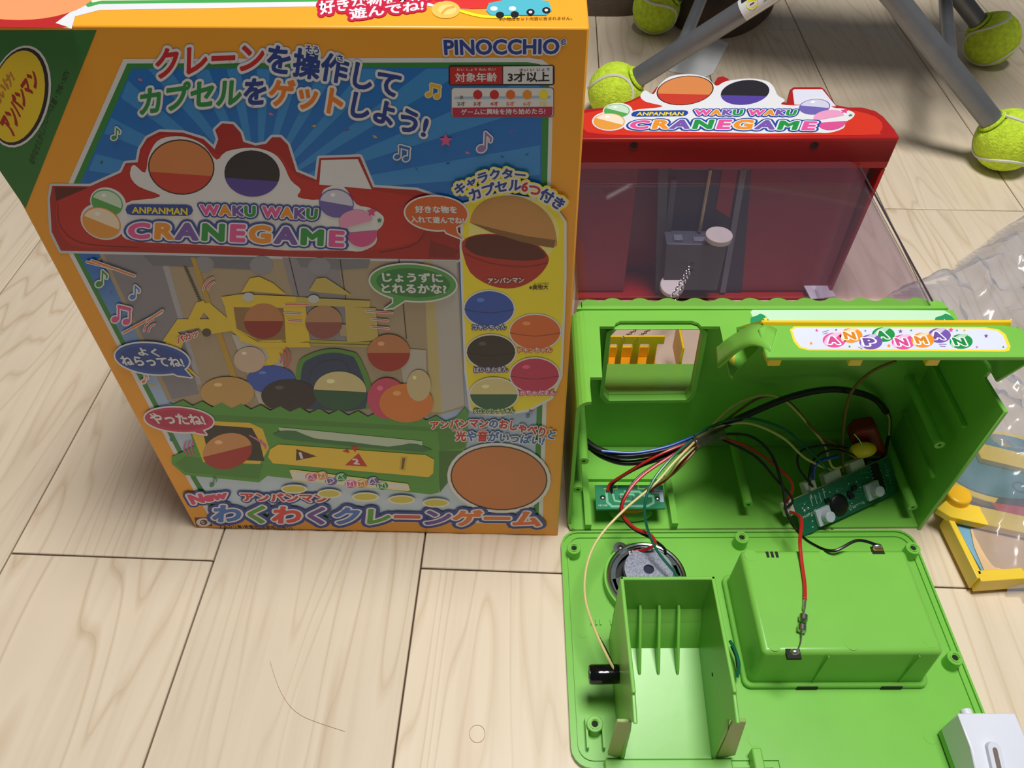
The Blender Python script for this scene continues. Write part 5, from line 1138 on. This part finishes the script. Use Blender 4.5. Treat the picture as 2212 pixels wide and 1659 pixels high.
# ---------------------------------------------------------------- bagged scenery panel at right
def scenery():
    a = WL.Z(2045, 1115, .012); b_ = WL.Z(2112, 1246, .010); c = WL.Z(2212, 1236, .012)
    o = thing('scenery_panel', 'yellow framed toy panel with teal arched window inside the plastic bag', 'toy part', (b_.x, b_.y, 0))
    off = Vector((b_.x, b_.y, 0)); L = lambda x, y, z: WL.Z(x, y, z) - off
    zb = .012
    def quad(px, z, d, m, nm, par=o, bev=.0006): return B().prism([L(x, y, z) for x, y in px], (0, 0, -d)).done(nm, m, par, bev, 2)
    yl = mat('yellow_frame', (244, 206, 60), .35)
    quad([(2056, 1118), (2070, 1085), (2330, 1135), (2400, 1230), (2128, 1246)], zb + .001, .004, mat('panel_blue', (120, 170, 196), .4), 'panel_sheet')
    quad([(2096, 1142), (2330, 1160), (2380, 1222), (2126, 1232), (2104, 1180)], zb + .0018, .0006, mat('panel_tan', (224, 186, 140), .4), 'printed_sheet')
    quad([(2044, 1112), (2056, 1112), (2124, 1244), (2112, 1250)], zb + .006, .014, yl, 'frame_bar')
    quad([(2110, 1232), (2400, 1214), (2400, 1236), (2120, 1256)], zb + .006, .014, yl, 'frame_bar')
    quad([(2024, 1098), (2046, 1078), (2420, 1160), (2420, 1196), (2052, 1116)], zb + .010, .006, yl, 'frame_bar')
    k = L(2074, 1066, zb + .016); B().cyl((k.x, k.y, .008), (k.x, k.y, zb + .016), .0085, 28).done('knob', mat('amber_knob', (250, 190, 40), .3), o, .0015, 3)
    # arched window panel
    cc = L(2160, 1010, zb); 
    def arch(rx, ry, z, d, m, nm):
        pts = [Vector((cc.x + rx * math.cos(t), cc.y + ry * math.sin(t), z)) for t in [2 * math.pi * q / 36 for q in range(36)]]
        return B().prism(pts, (0, 0, -d)).done(nm, m, o, .0006, 1)
    arch(.050, .036, zb + .002, .006, yl, 'arch_frame'); arch(.045, .031, zb + .0035, .001, mat('teal_window', (64, 128, 134), .3), 'arch_window')
    B().torus((cc.x + .004, cc.y - .021, zb + .0036), (0, 0, 1), .0045, .0008, 24, 6).done('arch_latch', mat('teal_dark', (44, 96, 104), .3), o)
    quad([(2110, 968), (2124, 958), (2420, 1030), (2420, 1062), (2120, 990)], zb + .009, .005, yl, 'frame_bar')
    # red cape-coloured plain card corner
    quad([(2140, 1085), (2330, 1112), (2330, 1140), (2160, 1108)], zb + .0024, .0006, mat('card_red', (196, 44, 40), .4), 'printed_sheet'); quad([(2160, 1070), (2330, 1095), (2330, 1112), (2150, 1086)], zb + .0026, .0006, mat('card_dark', (60, 44, 44), .4), 'printed_sheet')
scenery()
def bag():
    out = [WL.Z(*p, 0) for p in ((2022, 1108), (2042, 1160), (2072, 1215), (2112, 1264), (2170, 1292), (2260, 1325), (2480, 1330), (2520, 900), (2420, 560), (2300, 470))]
    up = [Vector(p) for p in ((.555, .705, 0), (.520, .690, 0), (.470, .648, 0), (.440, .625, 0), (.425, .605, 0), (.375, .588, 0), (.352, .575, 0), (.338, .54, 0), (.335, .47, 0), (.325, .42, 0), (.318, .36, 0), (.316, .335, 0))]
    poly = [(p.x, p.y) for p in out] + [(p.x, p.y) for p in up]
    from mathutils import noise
    def inside(x, y):
        r = False; j = len(poly) - 1
        for i in range(len(poly)):
            (xi, yi), (xj, yj) = poly[i], poly[j]
            if (yi > y) != (yj > y) and x < (xj - xi) * (y - yi) / (yj - yi) + xi: r = not r
            j = i
        return r
    def dist(x, y):
        d = 9
        for (ax, ay), (bx, by) in zip(poly, poly[1:] + poly[:1]):
            vx, vy = bx - ax, by - ay; t = max(0, min(1, ((x - ax) * vx + (y - ay) * vy) / (vx * vx + vy * vy + 1e-9))); d = min(d, math.hypot(x - ax - t * vx, y - ay - t * vy))
        return d
    xs = [p[0] for p in poly]; ys = [p[1] for p in poly]; n = 92
    sx, sy = (max(xs) - min(xs)) / n, (max(ys) - min(ys)) / n
    me = bpy.data.meshes.new('plastic_bag'); V = []; idx = {}; Fc = []
    for i in range(n + 1):
        for j in range(n + 1):
            x, y = min(xs) + i * sx, min(ys) + j * sy
            if inside(x, y):
                d = dist(x, y); e = min(1, d / .03)
                r1 = noise.noise((x * 16, y * 16, 1)); rg = 1 - abs(noise.noise((x * 26, y * 22, 5))) * 2.0; rg2 = 1 - abs(noise.noise((x * 60, y * 60, 9))) * 2
                z = .0015 + e * (.031 + .014 * r1 + .016 * max(0, rg) ** 2 + .006 * max(0, rg2) ** 2)
                idx[i, j] = len(V); V.append((x, y, z))
    for (i, j) in list(idx):
        q = [(i, j), (i + 1, j), (i + 1, j + 1), (i, j + 1)]
        if all(k in idx for k in q): Fc.append([idx[k] for k in q])
    c = Vector((sum(v[0] for v in V) / len(V), sum(v[1] for v in V) / len(V), 0))
    me.from_pydata([(v[0] - c.x, v[1] - c.y, v[2]) for v in V], [], Fc)
    me.materials.append(glass('bag_film', (.90, .90, .93), rough=.17, haze=.26, hazecol=(205, 208, 222)))
    for p in me.polygons: p.use_smooth = True
    o = link('plastic_bag', me); o.location = c
    tag(o, 'crumpled clear plastic bag lying over yellow toy parts beside the green toy', 'bag')
bag()

# ---------------------------------------------------------------- folding chair with tennis balls
def chair_and_balls():
    BLp, BRp = Vector((.1313, .9292, .033)), Vector((.5580, .8040, .033)); RLp, RRp = Vector((.2145, 1.1795, .033)), Vector((.6500, 1.0638, .033))
    o = thing('folding_chair', 'folding chair with crossed grey tube legs standing behind the toy', 'chair', (.39, .99, 0))
    off = Vector((.39, .99, 0)); GT = mat('grey_tube', (128, 130, 134), .38, .06, 60, .55)
    def leg(a, b_, s, nm='leg'):
        t = (a - b_); d = Vector((t.x, t.y, 0)); 
        p0 = b_ + Vector((0, 0, .0)); top = Vector((a.x, a.y, .405))
        return B().tube([p0 - off, top - off], s, 16).done(nm, GT, o)
    leg(BRp, BLp, .0118); leg(BLp, BRp, .0118); leg(RRp, RLp, .0112); leg(RLp, RRp, .0112)
    def on(b_, a, z): return b_ + (Vector((a.x, a.y, .405)) - b_) * ((z - .033) / (.405 - .033))
    for f, fa, r, ra, z in ((BLp, BRp, RLp, RRp, .092), (BRp, BLp, RRp, RLp, .105)):
        B().tube([on(f, fa, z) - off, on(r, ra, z) - off], .0075, 14).done('side_rail', GT, o)
    for f, r in ((BLp, RLp), (BRp, RRp)):
        B().tube([Vector((f.x, f.y, .405)) - off, Vector((r.x, r.y, .405)) - off], .011, 14).done('seat_rail', GT, o)
    b = B(); n = 10; rows = []
    for i in range(n + 1):
        t = i / n; f = BLp.lerp(BRp, t); r = RLp.lerp(RRp, t); s = -.03 * 4 * t * (1 - t); f, r = f.lerp(r, .10), f.lerp(r, .90)
        rows.append([Vector((f.x, f.y, .412 + s)) - off, Vector((r.x, r.y, .412 + s)) - off])
    for i in range(n): b.hull8([rows[i][0], rows[i + 1][0], rows[i + 1][1], rows[i][1]], [q + Vector((0, 0, .004)) for q in (rows[i][0], rows[i + 1][0], rows[i + 1][1], rows[i][1])])
    b.done('seat', mat('seat_canvas', (170, 158, 136), .9), o)
    # caution label wrapped on the front left leg
    d = (Vector((BRp.x, BRp.y, .405)) - BLp).normalized(); view = (CAM - (BLp + d * .17)); u = (view - d * view.dot(d)).normalized(); w = d.cross(u)
    def at(s, ang, r): return BLp + d * s + (u * math.cos(ang) + w * math.sin(ang)) * r - off
    R = .0122
    def patch(s0, s1, a0, a1, m, nm, r, par):
        bm = bmesh.new(); k = 10; A = [[bm.verts.new(at(s, a0 + (a1 - a0) * i / k, r)) for i in range(k + 1)] for s in (s0, s1)]
        for i in range(k): bm.faces.new([A[0][i], A[0][i + 1], A[1][i + 1], A[1][i]])
        me = bpy.data.meshes.new(nm); bm.to_mesh(me); bm.free(); me.materials.append(m); return link(nm, me, par)
    lb = patch(.172, .262, -1.3, 1.1, ink((226, 226, 226)), 'caution_label', R, o)
    sgn = 1 if (w.z > 0) else -1
    patch(.176, .258, .62 * sgn, 1.0 * sgn, ink((40, 38, 40)), 'label_heading', R + .0002, lb)
    me_c = []
    bm = bmesh.new(); vs_ = []
    for k in range(24):
        t = 2 * math.pi * k / 24; vs_.append(bm.verts.new(at(.186 + .0062 * math.cos(t), .10 * sgn + .5 * math.sin(t), R + .0003)))
    bm.faces.new(vs_); me = bpy.data.meshes.new('warning_disc'); bm.to_mesh(me); bm.free(); me.materials.append(ink((240, 226, 40))); link('warning_disc', me, lb)
    patch(.1835, .1885, .06 * sgn, .14 * sgn, ink((30, 30, 30)), 'warning_mark', R + .0004, lb)
    for k in range(4): patch(.197, .256, (.42 - .22 * k) * sgn, (.36 - .22 * k) * sgn, ink((120, 120, 120)), 'label_line', R + .0002, lb)
    # balls
    fz = mat('tennis_felt', (206, 236, 60), .95, .16, 160, bump=.9, bscale=420); sm = mat('ball_seam', (220, 220, 205), .8)
    def ball(c, label, rot, axis):
        t = thing('tennis_ball', label, 'ball', (c.x, c.y, 0), 0, 'tennis balls on the chair feet')
        r = .0338
        bm = bmesh.new(); bmesh.ops.create_icosphere(bm, subdivisions=5, radius=r)
        from mathutils import noise
        for v in bm.verts:
            n = v.co.normalized(); dd = n.dot(axis)
            v.co *= 1 + .012 * noise.noise(n * 30) + .010 * noise.noise(n * 70)
            if dd > .86: v.co *= 1 - (dd - .86) * 1.6
        for f in bm.faces: f.smooth = True
        me = bpy.data.meshes.new('felt_cover'); bm.to_mesh(me); bm.free(); me.materials.append(fz); q = link('felt_cover', me, t); q.location = (0, 0, r)
        P = []
        for k in range(97):
            a = 2 * math.pi * k / 96; x = math.cos(a) + .30 * math.cos(3 * a); y = math.sin(a) - .30 * math.sin(3 * a); z = .92 * math.sin(2 * a)
            P.append((rot @ Vector((x, y, z)).normalized()) * (r * .998))
        k = B().tube(P, .0019, 6, False).done('seam', sm, t); k.location = (0, 0, r)
        k = B().torus(axis * r * .93 + Vector((0, 0, r)), axis, .0125, .0022, 28, 8).done('slit_edge', fz, t)
    rnd = random.Random(2)
    ax = lambda b_, a: (Vector((a.x, a.y, .405)) - b_).normalized()
    E = lambda x, y, z: Matrix.Rotation(x, 3, 'X') @ Matrix.Rotation(y, 3, 'Y') @ Matrix.Rotation(z, 3, 'Z')
    ball(BLp, 'fuzzy yellow tennis ball on the chair foot just above the red toy sign', E(.3, .9, .2), ax(BLp, BRp))
    ball(BRp, 'yellow tennis ball on the chair foot nearest the right edge', E(1.2, .2, .6), ax(BRp, BLp))
    ball(RLp, 'tennis ball on the chair foot in front of the brown cloth', E(.2, 1.7, .9), ax(RLp, RRp))
    ball(RRp, 'tennis ball on the rear right chair foot, highest of the right pair', E(.9, .5, 1.4), ax(RRp, RLp))
chair_and_balls()

# ---------------------------------------------------------------- cloth, plastic sheet, hair
def cloth(nm, poly, h, label, cat):
    from mathutils import noise
    cx, cy = sum(p[0] for p in poly) / len(poly), sum(p[1] for p in poly) / len(poly)
    ol = smoothpl(list(poly) + [poly[0]], 8)[:-1]; b = bmesh.new(); rings = []
    S = [(1.0, 0), (1.01, .12), (.985, .4), (.93, .7), (.82, .9), (.6, 1.0), (.3, 1.02)]
    for s, z in S:
        R = []
        for x, y in ol:
            px, py = (x - cx) * s, (y - cy) * s; nn = noise.noise((px * 14, py * 14, 3)) * .012 + abs(noise.noise((px * 9, py * 30, 7))) * .018
            R.append(b.verts.new((px, py, max(0.0, z * h + (nn if z > .1 else 0)))))
        rings.append(R)
    n = len(ol)
    for A, Bq in zip(rings, rings[1:]):
        for i in range(n): f = b.faces.new([A[i], A[(i + 1) % n], Bq[(i + 1) % n], Bq[i]]); f.smooth = True
    c = b.verts.new((0, 0, h * 1.02))
    for i in range(n): f = b.faces.new([rings[-1][i], rings[-1][(i + 1) % n], c]); f.smooth = True
    bmesh.ops.recalc_face_normals(b, faces=b.faces)
    me = bpy.data.meshes.new(nm); b.to_mesh(me); b.free(); me.materials.append(mat('brown_cotton', (92, 78, 66), .95, .12, 60, bump=.4, bscale=300)); o = link(nm, me); o.location = (cx, cy, 0); tag(o, label, cat)
cloth('folded_cloth', [(.252, 1.255), (.252, 1.19), (.310, 1.152), (.372, 1.196), (.418, 1.29), (.43, 1.45), (.27, 1.47)], .05, 'dark brown folded cloth on the floor behind the left chair leg', 'cloth')
cloth('brown_cushion', [(-.08, 1.27), (.125, 1.236), (.205, 1.246), (.235, 1.32), (.2, 1.5), (-.1, 1.5)], .05, 'greyish brown cushion edge on the floor beyond the box top', 'cushion')
q = [(.1985, 1.064), (.2524, 1.167), (.3001, 1.150), (.3152, 1.131), (.2770, 1.040), (.2623, 1.0288), (.2218, 1.048)]
B().prism([Vector((x - .255, y - 1.09, 0)) for x, y in q], (0, 0, .003)).done('plastic_sheet', mat('sheet_white', (238, 240, 240), .5), None, .001, 2)
o = bpy.data.objects['plastic_sheet']; o.location = (.255, 1.09, 0); tag(o, 'thin white plastic sheet lying on the floor under the chair', 'sheet')
def hair(nm, px, label):
    P = [WL.Z(x, y, .0003) for x, y in px]; c = P[0]; o = B().tube(spline([p - c for p in P], 8), .00013, 5).done(nm, mat('hair_brown', (176, 146, 112), .5)); o.location = c; tag(o, label, 'hair')
hair('hair_strand', [(583, 1428), (600, 1480), (622, 1520), (650, 1545), (690, 1562), (745, 1580)], 'long thin brown hair lying across the wide front plank')
hair('hair_loop', [(1031 + 17 * math.cos(t), 1585 + 19 * math.sin(t)) for t in [2 * math.pi * k / 12 for k in range(13)]], 'tiny curled hair ring on the floor left of the green plate')
for m in list(bpy.data.materials):
    if m.name.startswith('dummy'): bpy.data.materials.remove(m)
